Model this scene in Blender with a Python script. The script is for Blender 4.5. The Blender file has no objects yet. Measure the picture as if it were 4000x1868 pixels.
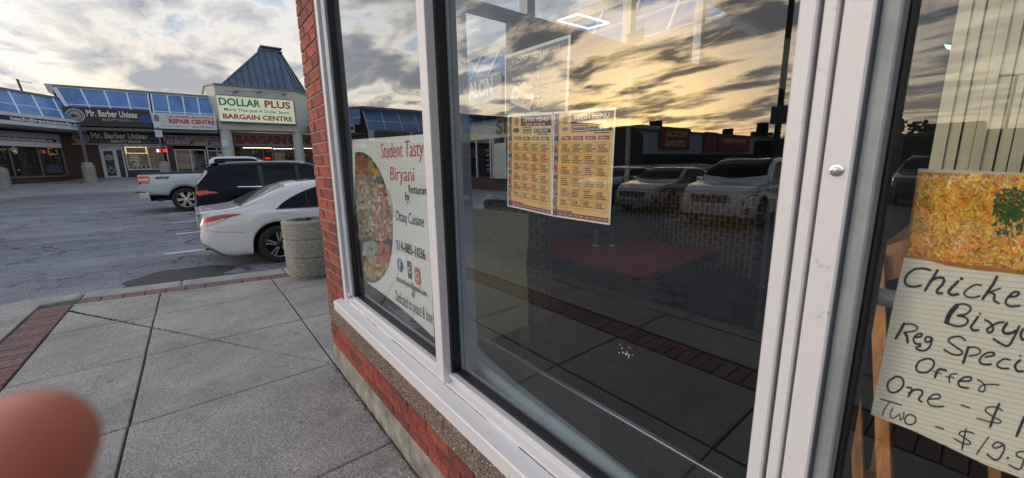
import bpy, bmesh, math, random
from mathutils import Vector, Matrix
rnd = random.Random(7)
R = math.radians
S = bpy.context.scene
COL = S.collection
# ------------------------------------------------------------------ camera
def _n(v): return Vector(v).normalized()
FOC = 1530.0
_down = _n((130, 7850, FOC))
_y = Vector((742-2000, 657-934, FOC)).normalized(); _y = (_y-_down*_y.dot(_down)).normalized()
_x = _down.cross(_y)
if _x.x < 0: _x = -_x
CAMM = Matrix((_x, _y, -_down))           # camera (right, down, forward) -> world
EYE = Vector((0, 0, 1.57))
cam_d = bpy.data.cameras.new('camera'); cam = bpy.data.objects.new('camera', cam_d); COL.objects.link(cam)
cr, cd, cf = CAMM.col[0], CAMM.col[1], CAMM.col[2]
mw = Matrix((cr, -cd, -cf)).transposed().to_4x4(); mw.translation = EYE
cam.matrix_world = mw
cam_d.sensor_width = 36; cam_d.lens = 36*FOC/4000; cam_d.clip_start = .01; cam_d.clip_end = 3000
cam_d.dof.use_dof = True; cam_d.dof.focus_distance = 4.0; cam_d.dof.aperture_fstop = 7
S.camera = cam
# ------------------------------------------------------------------ sky and sun
SUND = Vector((-.834, .542, .103)).normalized()
SUN_EL = math.asin(SUND.z); SUN_AZ = math.atan2(SUND.x, SUND.y)
world = bpy.data.worlds.new('World'); S.world = world; world.use_nodes = True
nt = world.node_tree; N = nt.nodes; L = nt.links; N.clear()
def wn(t, **k):
    n = N.new(t)
    for a, b in k.items(): setattr(n, a, b)
    return n
def wmath(op, a, b=None, c=None, clamp=False):
    n = wn('ShaderNodeMath', operation=op, use_clamp=clamp)
    for i, v in enumerate((a, b, c)):
        if v is None: continue
        if isinstance(v, (int, float)): n.inputs[i].default_value = v
        else: L.new(v, n.inputs[i])
    return n.outputs[0]
def wmix(f, a, b):
    n = wn('ShaderNodeMix', data_type='RGBA')
    for i, v in ((0, f), (6, a), (7, b)):
        if isinstance(v, (int, float)): n.inputs[i].default_value = v
        elif isinstance(v, tuple): n.inputs[i].default_value = (*v, 1)
        else: L.new(v, n.inputs[i])
    return n.outputs[2]
def wramp(f, pts):
    n = wn('ShaderNodeValToRGB'); e = n.color_ramp.elements
    for i, (p, c) in enumerate(pts):
        if i < 2: el = e[i]; el.position = p
        else: el = e.new(p)
        el.color = (*c, 1) if isinstance(c, tuple) else (c, c, c, 1)
    L.new(f, n.inputs[0]); return n.outputs[0]
sky = wn('ShaderNodeTexSky', sky_type='NISHITA', sun_disc=False, sun_elevation=SUN_EL, sun_rotation=SUN_AZ, air_density=1.2, dust_density=1.5, ozone_density=1.5)
tc = wn('ShaderNodeTexCoord')
sep = wn('ShaderNodeSeparateXYZ'); L.new(tc.outputs['Generated'], sep.inputs[0])
vx, vy, vz = sep.outputs
zc = wmath('MAXIMUM', vz, 0.0)
inv = wmath('DIVIDE', 1.0, wmath('ADD', zc, .115))
cb = wn('ShaderNodeCombineXYZ'); L.new(wmath('MULTIPLY', vx, inv), cb.inputs[0]); L.new(wmath('MULTIPLY', vy, inv), cb.inputs[1]); cb.inputs[2].default_value = 3.1
def wnoise(scale, detail, rough, dist, loc=(0, 0, 0), sc=(1, 1, 1), rot=0):
    mp = wn('ShaderNodeMapping'); L.new(cb.outputs[0], mp.inputs[0]); mp.inputs['Location'].default_value = loc; mp.inputs['Scale'].default_value = sc; mp.inputs['Rotation'].default_value = (0, 0, rot)
    n = wn('ShaderNodeTexNoise'); L.new(mp.outputs[0], n.inputs['Vector'])
    n.inputs['Scale'].default_value = scale; n.inputs['Detail'].default_value = detail; n.inputs['Roughness'].default_value = rough; n.inputs['Distortion'].default_value = dist
    return n.outputs['Fac']
dt = wn('ShaderNodeVectorMath', operation='DOT_PRODUCT'); L.new(tc.outputs['Generated'], dt.inputs[0]); dt.inputs[1].default_value = SUND
sd = wmath('MAXIMUM', dt.outputs['Value'], 0.0)
glow = wmath('POWER', sd, 14.0)
west = wn('ShaderNodeMapRange', interpolation_type='SMOOTHSTEP'); L.new(sd, west.inputs[0]); west.inputs[1].default_value = .60; west.inputs[2].default_value = .97; west.inputs[3].default_value = 1.0; west.inputs[4].default_value = 3.2
tight = wmath('POWER', sd, 60.0)
hz = wmath('POWER', wmath('SUBTRACT', 1.0, zc), 7.0)          # 1 at the horizon
hz2 = wmath('POWER', wmath('SUBTRACT', 1.0, zc), 3.5)
west01 = wmath('DIVIDE', wmath('SUBTRACT', west.outputs[0], 1.0), 2.4, clamp=True)
n1 = wnoise(2.6, 10, .575, .3, (3.3, 1.2, 0), (1, .55, 1), .5)
n2 = wnoise(.8, 5, .5, .2, (9.1, 4.6, 0), (1, .7, 1), .3)
dens = wmath('ADD', wmath('MULTIPLY', n1, .74), wmath('MULTIPLY', n2, .36))
cover = wramp(dens, [(.445, 0.0), (.53, 1.0)])
thick0 = wramp(dens, [(.51, 0.0), (.64, 1.0)]); thickw = wramp(dens, [(.50, 0.0), (.59, 1.0)]); thick = wmix(west01, thick0, thickw)
SKYK = 0.10
skyc = wn('ShaderNodeVectorMath', operation='SCALE'); L.new(sky.outputs[0], skyc.inputs[0]); skyc.inputs['Scale'].default_value = 1.0
# warm band that hugs the horizon towards the sun, pale elsewhere (added to the clear sky as thin high haze)
K = 1/SKYK
def kc(r, g, b): return (r*K, g*K, b*K)
hazecol = wmix(glow, kc(.94, .78, .46), kc(1.2, .74, .24))
clear = wmix(wmath('MULTIPLY', hz, .85), wmix(.55, skyc.outputs[0], kc(.30, .44, .66)), hazecol)
bright = wmix(glow, wmix(hz2, kc(.52, .58, .66), kc(1.0, .82, .52)), kc(1.35, 1.0, .58))
dark = wmix(glow, wmix(west01, kc(.30, .31, .35), kc(.13, .145, .17)), kc(.11, .11, .12))
cl = wmix(thick, bright, dark)
cl = wmix(wmath('MULTIPLY', wmath('POWER', hz, 2.5), .6), cl, hazecol)
full = wmix(cover, clear, cl)
gadd = wn('ShaderNodeVectorMath', operation='SCALE'); gadd.inputs[0].default_value = kc(1.1, .7, .24); L.new(wmath('MULTIPLY', tight, wmath('SUBTRACT', 1.0, wmath('MULTIPLY', thick, .8))), gadd.inputs['Scale'])
fin = wn('ShaderNodeVectorMath', operation='ADD'); L.new(full, fin.inputs[0]); L.new(gadd.outputs[0], fin.inputs[1])
bg = wn('ShaderNodeBackground'); wsc = wn('ShaderNodeVectorMath', operation='SCALE'); L.new(fin.outputs[0], wsc.inputs[0]); L.new(west.outputs[0], wsc.inputs['Scale']); L.new(wsc.outputs[0], bg.inputs[0]); bg.inputs[1].default_value = SKYK
wo = wn('ShaderNodeOutputWorld'); L.new(bg.outputs[0], wo.inputs[0])
sl = bpy.data.lights.new('sun', 'SUN'); so = bpy.data.objects.new('sun', sl); COL.objects.link(so)
sl.energy = .8; sl.angle = R(12); sl.color = (1, .86, .74); sl.cycles.use_multiple_importance_sampling = False
so.rotation_euler = SUND.to_track_quat('Z', 'Y').to_euler()
S.view_settings.view_transform = 'Standard'; S.view_settings.look = 'None'; S.view_settings.gamma = 1; S.view_settings.exposure = 0.5; S.view_settings.use_curve_mapping = False
S.cycles.max_bounces = 8; S.cycles.transparent_max_bounces = 16; S.cycles.glossy_bounces = 4; S.cycles.sample_clamp_indirect = 6; S.cycles.caustics_reflective = False; S.cycles.caustics_refractive = False
S.cycles.use_denoising = True

# ------------------------------------------------------------------ measuring helpers (display pixels 2576 wide -> a point on a real plane)
def ray(px, py):
    k = 4000/2576
    return (CAMM @ Vector((px*k-2000, py*k-934, FOC))).normalized()
def onx(px, py, x): r = ray(px, py); return EYE+r*(x/r.x)
def ony(px, py, y): r = ray(px, py); return EYE+r*(y/r.y)
def onz(px, py, z=0): r = ray(px, py); return EYE+r*((z-EYE.z)/r.z)
XG = .765                                     # the glass plane of the shop window

# ------------------------------------------------------------------ materials
MATS = {}
def mat(name, col=(.5, .5, .5), rough=.6, metal=0, noise=0, nscale=8, bump=0, bscale=40, spec=.5, coat=0, emit=None, estr=1, col2=None, detail=6, stretch=None, sss=0, lo=.38, hi=.66, bdist=.01):
    if name in MATS: return MATS[name]
    m = bpy.data.materials.new(name); MATS[name] = m; m.use_nodes = True
    t = m.node_tree; b = t.nodes['Principled BSDF']
    b.inputs['Base Color'].default_value = (*col, 1); b.inputs['Roughness'].default_value = rough; b.inputs['Metallic'].default_value = metal
    b.inputs['Specular IOR Level'].default_value = spec; b.inputs['Coat Weight'].default_value = coat; b.inputs['Coat Roughness'].default_value = .04
    if sss: b.inputs['Subsurface Weight'].default_value = sss; b.inputs['Subsurface Radius'].default_value = (.012, .004, .002); b.inputs['Subsurface Scale'].default_value = .6
    if emit: b.inputs['Emission Color'].default_value = (*emit, 1); b.inputs['Emission Strength'].default_value = estr
    c = t.nodes.new('ShaderNodeTexCoord'); mp = t.nodes.new('ShaderNodeMapping'); t.links.new(c.outputs['Object'], mp.inputs[0])
    if stretch: mp.inputs['Scale'].default_value = stretch
    if noise or col2:
        n = t.nodes.new('ShaderNodeTexNoise'); n.inputs['Scale'].default_value = nscale; n.inputs['Detail'].default_value = detail; n.inputs['Roughness'].default_value = .65
        t.links.new(mp.outputs[0], n.inputs['Vector'])
        r = t.nodes.new('ShaderNodeValToRGB'); e = r.color_ramp.elements; e[0].position = lo; e[1].position = hi
        c2 = col2 or tuple(min(1, v*(1+noise)) for v in col); c1 = col if col2 else tuple(v*(1-noise) for v in col)
        e[0].color = (*c1, 1); e[1].color = (*c2, 1)
        t.links.new(n.outputs['Fac'], r.inputs[0]); t.links.new(r.outputs[0], b.inputs['Base Color'])
    if bump:
        n = t.nodes.new('ShaderNodeTexNoise'); n.inputs['Scale'].default_value = bscale; n.inputs['Detail'].default_value = 5
        t.links.new(mp.outputs[0], n.inputs['Vector'])
        bp = t.nodes.new('ShaderNodeBump'); bp.inputs['Strength'].default_value = bump; bp.inputs['Distance'].default_value = bdist
        t.links.new(n.outputs['Fac'], bp.inputs['Height']); t.links.new(bp.outputs[0], b.inputs['Normal'])
    return m
def glass_mat(name, tint, base, rough=0.0, ior=1.45):
    m = bpy.data.materials.new(name); MATS[name] = m; m.use_nodes = True; t = m.node_tree; t.nodes.clear()
    o = t.nodes.new('ShaderNodeOutputMaterial'); tr = t.nodes.new('ShaderNodeBsdfTransparent'); tr.inputs[0].default_value = (*tint, 1)
    g = t.nodes.new('ShaderNodeBsdfGlossy'); g.inputs['Roughness'].default_value = rough; g.inputs[0].default_value = (1, 1, 1, 1)
    f0 = t.nodes.new('ShaderNodeLayerWeight'); f0.inputs[0].default_value = .5
    f = t.nodes.new('ShaderNodeMath'); f.operation = 'POWER'; f.inputs[1].default_value = 3.0; t.links.new(f0.outputs['Facing'], f.inputs[0])
    a = t.nodes.new('ShaderNodeMath'); a.operation = 'MULTIPLY_ADD'; a.use_clamp = True; a.inputs[1].default_value = .8; a.inputs[2].default_value = base
    t.links.new(f.outputs[0], a.inputs[0]); mx = t.nodes.new('ShaderNodeMixShader'); t.links.new(a.outputs[0], mx.inputs[0])
    t.links.new(tr.outputs[0], mx.inputs[1]); t.links.new(g.outputs[0], mx.inputs[2]); t.links.new(mx.outputs[0], o.inputs[0])
    return m
M_glass = glass_mat('window_glass', (.91, .95, .94), .11)
M_doorglass = glass_mat('door_glass', (.90, .91, .86), .10)
M_farglass = glass_mat('shop_glass', (.62, .66, .68), .05)
def aggregate_mat(name, base, speck, dark, scale, bump=.5):
    """concrete with exposed stones: fine voronoi stones over a noise matrix, plus broad stains"""
    m = bpy.data.materials.new(name); MATS[name] = m; m.use_nodes = True; t = m.node_tree; b = t.nodes['Principled BSDF']; b.inputs['Roughness'].default_value = .85
    c = t.nodes.new('ShaderNodeTexCoord'); gm = t.nodes.new('ShaderNodeNewGeometry')
    v = t.nodes.new('ShaderNodeTexVoronoi'); v.inputs['Scale'].default_value = scale; t.links.new(gm.outputs['Position'], v.inputs['Vector'])
    v2 = t.nodes.new('ShaderNodeTexVoronoi'); v2.inputs['Scale'].default_value = scale*.45; t.links.new(gm.outputs['Position'], v2.inputs['Vector'])
    nb = t.nodes.new('ShaderNodeTexNoise'); nb.inputs['Scale'].default_value = 1.3; nb.inputs['Detail'].default_value = 8; nb.inputs['Roughness'].default_value = .7; t.links.new(gm.outputs['Position'], nb.inputs['Vector'])
    nf = t.nodes.new('ShaderNodeTexNoise'); nf.inputs['Scale'].default_value = scale*1.7; nf.inputs['Detail'].default_value = 3; t.links.new(gm.outputs['Position'], nf.inputs['Vector'])
    sp = t.nodes.new('ShaderNodeSeparateColor'); t.links.new(v.outputs['Color'], sp.inputs[0])
    r = t.nodes.new('ShaderNodeValToRGB'); e = r.color_ramp.elements
    e[0].position = .0; e[0].color = (*dark, 1); e[1].position = 1.0; e[1].color = (*speck, 1)
    k = e.new(.25); k.color = (*base, 1); k = e.new(.78); k.color = (*base, 1)
    t.links.new(sp.outputs[0], r.inputs[0])
    mx = t.nodes.new('ShaderNodeMix'); mx.data_type = 'RGBA'; mx.blend_type = 'MULTIPLY'; mx.inputs[0].default_value = 1
    r2 = t.nodes.new('ShaderNodeValToRGB'); e = r2.color_ramp.elements; e[0].position = .32; e[0].color = (.66, .66, .67, 1); e[1].position = .62; e[1].color = (1.1, 1.09, 1.06, 1)
    t.links.new(nb.outputs['Fac'], r2.inputs[0]); t.links.new(r.outputs[0], mx.inputs[6]); t.links.new(r2.outputs[0], mx.inputs[7])
    mx2 = t.nodes.new('ShaderNodeMix'); mx2.data_type = 'RGBA'; mx2.blend_type = 'MULTIPLY'; mx2.inputs[0].default_value = 1
    r3 = t.nodes.new('ShaderNodeValToRGB'); e = r3.color_ramp.elements; e[0].position = .35; e[0].color = (.45, .45, .46, 1); e[1].position = .6; e[1].color = (1.25, 1.25, 1.25, 1)
    t.links.new(nf.outputs['Fac'], r3.inputs[0]); t.links.new(mx.outputs[2], mx2.inputs[6]); t.links.new(r3.outputs[0], mx2.inputs[7])
    # gum spots and oil marks
    vg = t.nodes.new('ShaderNodeTexVoronoi'); vg.inputs['Scale'].default_value = 2.3; t.links.new(gm.outputs['Position'], vg.inputs['Vector'])
    rg = t.nodes.new('ShaderNodeValToRGB'); e = rg.color_ramp.elements; e[0].position = .028; e[0].color = (.45, .43, .42, 1); e[1].position = .05; e[1].color = (1, 1, 1, 1); t.links.new(vg.outputs['Distance'], rg.inputs[0])
    mx3 = t.nodes.new('ShaderNodeMix'); mx3.data_type = 'RGBA'; mx3.blend_type = 'MULTIPLY'; mx3.inputs[0].default_value = 1
    t.links.new(mx2.outputs[2], mx3.inputs[6]); t.links.new(rg.outputs[0], mx3.inputs[7])
    t.links.new(mx3.outputs[2], b.inputs['Base Color'])
    bp = t.nodes.new('ShaderNodeBump'); bp.inputs['Strength'].default_value = bump; bp.inputs['Distance'].default_value = .004
    ad = t.nodes.new('ShaderNodeMath'); ad.operation = 'ADD'; t.links.new(nf.outputs['Fac'], ad.inputs[0]); t.links.new(v2.outputs['Distance'], ad.inputs[1]); t.links.new(ad.outputs[0], bp.inputs['Height'])
    t.links.new(bp.outputs[0], b.inputs['Normal'])
    return m
M_conc = aggregate_mat('pavement_concrete', (.37, .352, .335), (.56, .54, .51), (.22, .215, .215), 130)
M_kerb = aggregate_mat('kerb_concrete', (.38, .37, .355), (.45, .44, .42), (.17, .16, .16), 150, .3)
M_plant = aggregate_mat('planter_concrete', (.36, .34, .30), (.5, .48, .44), (.2, .19, .17), 90, .4)
M_stone = aggregate_mat('rough_stone', (.24, .17, .145), (.66, .56, .48), (.06, .045, .04), 210, 1.0)
def asphalt_mat():
    m = bpy.data.materials.new('asphalt'); MATS['asphalt'] = m; m.use_nodes = True; t = m.node_tree; b = t.nodes['Principled BSDF']; b.inputs['Roughness'].default_value = .8
    gm = t.nodes.new('ShaderNodeNewGeometry')
    def noise(s, d, loc=0):
        n = t.nodes.new('ShaderNodeTexNoise'); n.inputs['Scale'].default_value = s; n.inputs['Detail'].default_value = d; n.inputs['Roughness'].default_value = .65
        mp = t.nodes.new('ShaderNodeMapping'); mp.inputs['Location'].default_value = (loc, loc, 0); mp.inputs['Scale'].default_value = (.45, 1, 1); t.links.new(gm.outputs['Position'], mp.inputs[0]); t.links.new(mp.outputs[0], n.inputs[0]); return n
    def ramp(src, a, b_, ca, cb_):
        r = t.nodes.new('ShaderNodeValToRGB'); e = r.color_ramp.elements; e[0].position = a; e[1].position = b_; e[0].color = (*ca, 1); e[1].color = (*cb_, 1); t.links.new(src, r.inputs[0]); return r.outputs[0]
    def mul(a, b_, f=1):
        x = t.nodes.new('ShaderNodeMix'); x.data_type = 'RGBA'; x.blend_type = 'MULTIPLY'; x.inputs[0].default_value = f; t.links.new(a, x.inputs[6]); t.links.new(b_, x.inputs[7]); return x.outputs[2]
    base = ramp(noise(.9, 8).outputs[0], .35, .65, (.135, .145, .18), (.225, .235, .275))
    fine = t.nodes.new('ShaderNodeTexNoise'); fine.inputs['Scale'].default_value = 60; fine.inputs['Detail'].default_value = 3; t.links.new(gm.outputs['Position'], fine.inputs[0])
    base = mul(base, ramp(fine.outputs[0], .35, .65, (.55, .55, .55), (1.45, 1.45, 1.45)))
    # cracks: warped voronoi edges
    wv = t.nodes.new('ShaderNodeTexNoise'); wv.inputs['Scale'].default_value = 2.2; wv.inputs['Detail'].default_value = 6; t.links.new(gm.outputs['Position'], wv.inputs[0])
    ad = t.nodes.new('ShaderNodeMix'); ad.data_type = 'RGBA'; ad.blend_type = 'ADD'; ad.inputs[0].default_value = .55
    mp = t.nodes.new('ShaderNodeMapping'); mp.inputs['Scale'].default_value = (.30, .62, 1); t.links.new(gm.outputs['Position'], mp.inputs[0])
    t.links.new(mp.outputs[0], ad.inputs[6]); t.links.new(wv.outputs['Color'], ad.inputs[7])
    for sc, w0, w1, dk in ((1.0, .005, .018, .16), (3.1, .006, .032, .5)):
        v = t.nodes.new('ShaderNodeTexVoronoi'); v.feature = 'DISTANCE_TO_EDGE'; v.inputs['Scale'].default_value = sc; t.links.new(ad.outputs[2], v.inputs['Vector'])
        msk = ramp(noise(.7, 3, 5+sc).outputs[0], .36, .48, (0, 0, 0), (1, 1, 1))
        cr_ = ramp(v.outputs['Distance'], w0, w1, (dk, dk, dk), (1, 1, 1))
        x = t.nodes.new('ShaderNodeMix'); x.data_type = 'RGBA'; x.blend_type = 'MULTIPLY'; t.links.new(msk, x.inputs[0]); t.links.new(base, x.inputs[6]); t.links.new(cr_, x.inputs[7]); base = x.outputs[2]
    t.links.new(base, b.inputs['Base Color'])
    bp = t.nodes.new('ShaderNodeBump'); bp.inputs['Strength'].default_value = .5; bp.inputs['Distance'].default_value = .006; t.links.new(fine.outputs[0], bp.inputs['Height']); t.links.new(bp.outputs[0], b.inputs['Normal'])
    return m
M_asph = asphalt_mat()
M_patch = mat('asphalt_patch', (.06, .058, .062), .85, noise=.35, nscale=14, bump=.5, bscale=120)
M_ground = mat('ground_earth', (.09, .085, .075), .95, noise=.3, nscale=2)
M_joint = mat('joint_dirt', (.085, .08, .07), .95, noise=.4, nscale=20)
M_paver = [mat('paver_red', (.20, .105, .095), .85, noise=.35, nscale=25, bump=.4, bscale=90), mat('paver_brown', (.17, .105, .10), .85, noise=.35, nscale=25, bump=.4, bscale=90), mat('paver_grey_red', (.21, .13, .12), .85, noise=.35, nscale=25, bump=.4, bscale=90)]
M_brick = [mat('brick_red_%s' % 'abcd'[i], c, .8, noise=.38, nscale=22, bump=.8, bscale=140, bdist=.005) for i, c in enumerate([(.31, .066, .042), (.26, .055, .038), (.36, .082, .05), (.20, .05, .038)])]
M_mortar = mat('mortar', (.33, .29, .26), .9, noise=.2, nscale=60, bump=.3)
M_plinth = mat('plinth_concrete', (.30, .28, .245), .85, noise=.38, nscale=7, bump=.3, bscale=50)
def painted(name, col, dirt=(.35, .32, .28)):
    m = mat(name, col, .42, bump=.06, bscale=30)
    t = m.node_tree; b = t.nodes['Principled BSDF']; gm = t.nodes.new('ShaderNodeNewGeometry')
    n = t.nodes.new('ShaderNodeTexNoise'); n.inputs['Scale'].default_value = 34; n.inputs['Detail'].default_value = 9; n.inputs['Roughness'].default_value = .75; t.links.new(gm.outputs['Position'], n.inputs[0])
    r = t.nodes.new('ShaderNodeValToRGB'); e = r.color_ramp.elements; e[0].position = .27; e[0].color = (*dirt, 1); e[1].position = .39; e[1].color = (*col, 1); t.links.new(n.outputs[0], r.inputs[0]); t.links.new(r.outputs[0], b.inputs['Base Color'])
    return m
M_white = painted('white_painted_aluminium', (.72, .71, .74), (.38, .36, .34))
M_grooves = mat('shadow_groove', (.10, .10, .12), .6)
M_gasket = mat('black_gasket', (.012, .012, .014), .5)
M_inner = mat('inner_frame_grey', (.30, .32, .34), .5, noise=.15)
M_bluefr = mat('inner_frame_blue', (.36, .42, .50), .45, noise=.1)
M_chrome = mat('chrome', (.75, .76, .78), .16, 1)
M_alu = mat('brushed_aluminium', (.62, .64, .66), .30, 1, bump=.05)
M_steel = mat('galvanised_steel', (.42, .42, .42), .4, .8)
M_black = mat('black_plastic', (.014, .014, .016), .45)
M_rubber = mat('tyre_rubber', (.018, .018, .019), .75, bump=.3, bscale=40)
M_white_p = mat('car_paint_white', (.78, .79, .82), .25, coat=1, noise=.02)
M_truck_p = mat('car_paint_silver_white', (.50, .56, .63), .3, .15, coat=1, noise=.05)
M_navy_p = mat('car_paint_black', (.006, .008, .018), .35, 0, coat=0, spec=.16)
M_silver_p = mat('car_paint_silver', (.42, .42, .44), .3, .5, coat=1)
M_cglass = mat('car_glass', (.006, .007, .009), .05, spec=.22)
M_cglass2 = mat('car_glass_pale', (.10, .10, .10), .06, spec=1)
M_red_l = mat('tail_lamp_red', (.75, .014, .012), .12, coat=1, noise=.3, nscale=18)
M_red_d = mat('tail_lamp_dark', (.16, .006, .006), .12, coat=1)
M_clear_l = mat('lamp_clear', (.60, .58, .56), .1, coat=1, noise=.3, nscale=30)
M_well = mat('wheel_well', (.01, .01, .01), .9)
M_trim = mat('car_trim', (.03, .03, .032), .5)

# ------------------------------------------------------------------ mesh helpers
class MB:
    def __init__(s): s.v = []; s.f = []
    def add(s, vs, fs):
        o = len(s.v); s.v += [Vector(v) for v in vs]; s.f += [tuple(i+o for i in f) for f in fs]; return s
    def quad(s, a, b, c, d): return s.add([a, b, c, d], [(0, 1, 2, 3)])
    def box(s, x0, x1, y0, y1, z0, z1):
        v = [(x, y, z) for z in (z0, z1) for y in (y0, y1) for x in (x0, x1)]
        return s.add(v, [(0, 2, 3, 1), (4, 5, 7, 6), (0, 1, 5, 4), (2, 6, 7, 3), (0, 4, 6, 2), (1, 3, 7, 5)])
    def bar(s, a, b, w, h, up=(0, 0, 1)):
        a, b = Vector(a), Vector(b); d = (b-a).normalized(); u = Vector(up); sd_ = d.cross(u)
        if sd_.length < 1e-4: sd_ = d.cross(Vector((1, 0, 0)))
        sd_.normalize(); u = sd_.cross(d)
        v = []
        for p in (a, b):
            for i, j in ((-1, -1), (1, -1), (1, 1), (-1, 1)): v.append(p+sd_*i*w/2+u*j*h/2)
        return s.add(v, [(3, 2, 1, 0), (4, 5, 6, 7), (0, 1, 5, 4), (1, 2, 6, 5), (2, 3, 7, 6), (3, 0, 4, 7)])
    def tube(s, pts, r, n=10, cap=True):
        pts = [Vector(p) for p in pts]; rs = r if isinstance(r, (list, tuple)) else [r]*len(pts)
        rings = []; pu = None
        for i, p in enumerate(pts):
            d = (pts[min(i+1, len(pts)-1)]-pts[max(i-1, 0)]).normalized()
            if pu is None:
                pu = d.cross(Vector((0, 0, 1)))
                if pu.length < .1: pu = d.cross(Vector((1, 0, 0)))
            pu = (pu-d*pu.dot(d)).normalized(); w = d.cross(pu)
            rings.append([p+(pu*math.cos(2*math.pi*k/n)+w*math.sin(2*math.pi*k/n))*rs[i] for k in range(n)])
        vs = [v for r_ in rings for v in r_]; fs = []
        for i in range(len(rings)-1):
            for k in range(n): fs.append((i*n+k, i*n+(k+1) % n, (i+1)*n+(k+1) % n, (i+1)*n+k))
        if cap: fs.append(tuple(range(n))[::-1]); fs.append(tuple((len(rings)-1)*n+k for k in range(n)))
        return s.add(vs, fs)
    def lathe(s, prof, n=24, c=(0, 0, 0), axis='z'):
        vs = []
        for r, z in prof:
            for k in range(n):
                a = 2*math.pi*k/n; x, y = r*math.cos(a), r*math.sin(a)
                vs.append(Vector((x, y, z) if axis == 'z' else (x, z, y))+Vector(c))
        fs = []
        for i in range(len(prof)-1):
            for k in range(n): fs.append((i*n+k, i*n+(k+1) % n, (i+1)*n+(k+1) % n, (i+1)*n+k))
        return s.add(vs, fs)
    def prism(s, poly, d):
        """polygon (3-D points) pushed along vector d"""
        d = Vector(d); n = len(poly); p = [Vector(q) for q in poly]
        return s.add(p+[q+d for q in p], [tuple(range(n))[::-1], tuple(range(n, 2*n))]+[(i, (i+1) % n, (i+1) % n+n, i+n) for i in range(n)])
    def poly(s, pts): return s.add(pts, [tuple(range(len(pts)))])
def root_loc(o):
    v = Vector((0, 0, 0))
    while o is not None: v = v+o.location; o = o.parent
    return v
def obj(name, mb, m, parent=None, smooth=False, bevel=0, local=False, recalc=True):
    me = bpy.data.meshes.new(name)
    off = Vector((0, 0, 0)) if (parent is None or local) else root_loc(parent)
    me.from_pydata([v-off for v in mb.v], [], mb.f)
    if recalc:
        b = bmesh.new(); b.from_mesh(me); bmesh.ops.recalc_face_normals(b, faces=b.faces)
        if bevel: bmesh.ops.bevel(b, geom=[e for e in b.edges], offset=bevel, segments=1, affect='EDGES', profile=.5)
        b.to_mesh(me); b.free()
    if m: me.materials.append(m)
    if smooth:
        me.polygons.foreach_set('use_smooth', [True]*len(me.polygons))
        try: me.set_sharp_from_angle(angle=R(smooth if not isinstance(smooth, bool) else 40))
        except Exception: pass
    o = bpy.data.objects.new(name, me); COL.objects.link(o)
    if parent: o.parent = parent
    return o
def tag(o, label=None, cat=None, group=None, kind=None):
    if label: o['label'] = label
    if cat: o['category'] = cat
    if group: o['group'] = group
    if kind: o['kind'] = kind
    return o
def thing(name, label, cat, loc=(0, 0, 0), rotz=0, group=None):
    o = bpy.data.objects.new(name, None); COL.objects.link(o); o.location = loc; o.rotation_euler = (0, 0, rotz); o.empty_display_size = .2
    return tag(o, label, cat, group)
def struct(name, mb, m, **k): return tag(obj(name, mb, m, **k), kind='structure')
def copy_tree(o, parent=None):
    c = o.copy(); COL.objects.link(c)
    if parent: c.parent = parent
    for ch in list(o.children): copy_tree(ch, c)
    return c
def inst(src_mesh, name, loc, scale, parent, m=None, rot=None):
    """one more piece that shares mesh data"""
    o = bpy.data.objects.new(name, src_mesh); COL.objects.link(o); o.parent = parent
    o.location = Vector(loc)-root_loc(parent); o.scale = scale
    if rot: o.rotation_euler = rot
    if m:
        o.material_slots[0].link = 'OBJECT'; o.material_slots[0].material = m
    return o
def unit_block(bev=.03):
    b = bmesh.new(); bmesh.ops.create_cube(b, size=1)
    me = bpy.data.meshes.new('block'); b.to_mesh(me); b.free(); me.materials.append(M_brick[0]); return me
BLOCK = unit_block()
def brick_mesh(sx, sy, sz, bev, m, seed=0):
    rr = random.Random(seed)
    b = bmesh.new(); bmesh.ops.create_cube(b, size=1)
    for v in b.verts: v.co = Vector((v.co.x*sx, v.co.y*sy, v.co.z*sz))
    bmesh.ops.bevel(b, geom=list(b.edges), offset=bev, segments=1, affect='EDGES', profile=.5)
    for v in b.verts: v.co += Vector((rr.uniform(-1, 1), rr.uniform(-1, 1), rr.uniform(-1, 1)))*bev*.45
    me = bpy.data.meshes.new('brick'); b.to_mesh(me); b.free(); me.materials.append(m); return me
def lettering(txt, tl, w, h, m, parent, u=(1, 0, 0), v=(0, 0, 1), name='lettering', ext=.004, off=.004, shear=0, res=3, spacing=1.0, align=None, bold=0, depth=0):
    """text fitted to a w x h box whose top left corner is tl; u = reading direction, v = up"""
    cu = bpy.data.curves.new('t', 'FONT'); cu.body = txt; cu.extrude = .5 if depth else 0; cu.shear = shear; cu.resolution_u = res; cu.space_character = spacing
    cu.offset = bold
    to = bpy.data.objects.new('t', cu); COL.objects.link(to)
    me = bpy.data.meshes.new_from_object(to); bpy.data.objects.remove(to); bpy.data.curves.remove(cu)
    if not me.vertices: return None
    xs = [p.co.x for p in me.vertices]; ys = [p.co.y for p in me.vertices]
    x0, x1, y0, y1 = min(xs), max(xs), min(ys), max(ys)
    u = Vector(u).normalized(); v = Vector(v).normalized(); n = u.cross(v); tl = Vector(tl)-(root_loc(parent) if parent else Vector())
    for p in me.vertices:
        a = (p.co.x-x0)/(x1-x0)*w; b = (p.co.y-y1)/(y1-y0)*h
        p.co = tl+u*a+v*b+n*(off+(depth if p.co.z > .1 else 0))
    me.materials.clear(); me.materials.append(m); me.name = name
    o = bpy.data.objects.new(name, me); COL.objects.link(o); o.parent = parent
    return o
def flat(pts, n, off): n = Vector(n); return [Vector(p)+n*off for p in pts]

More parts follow.
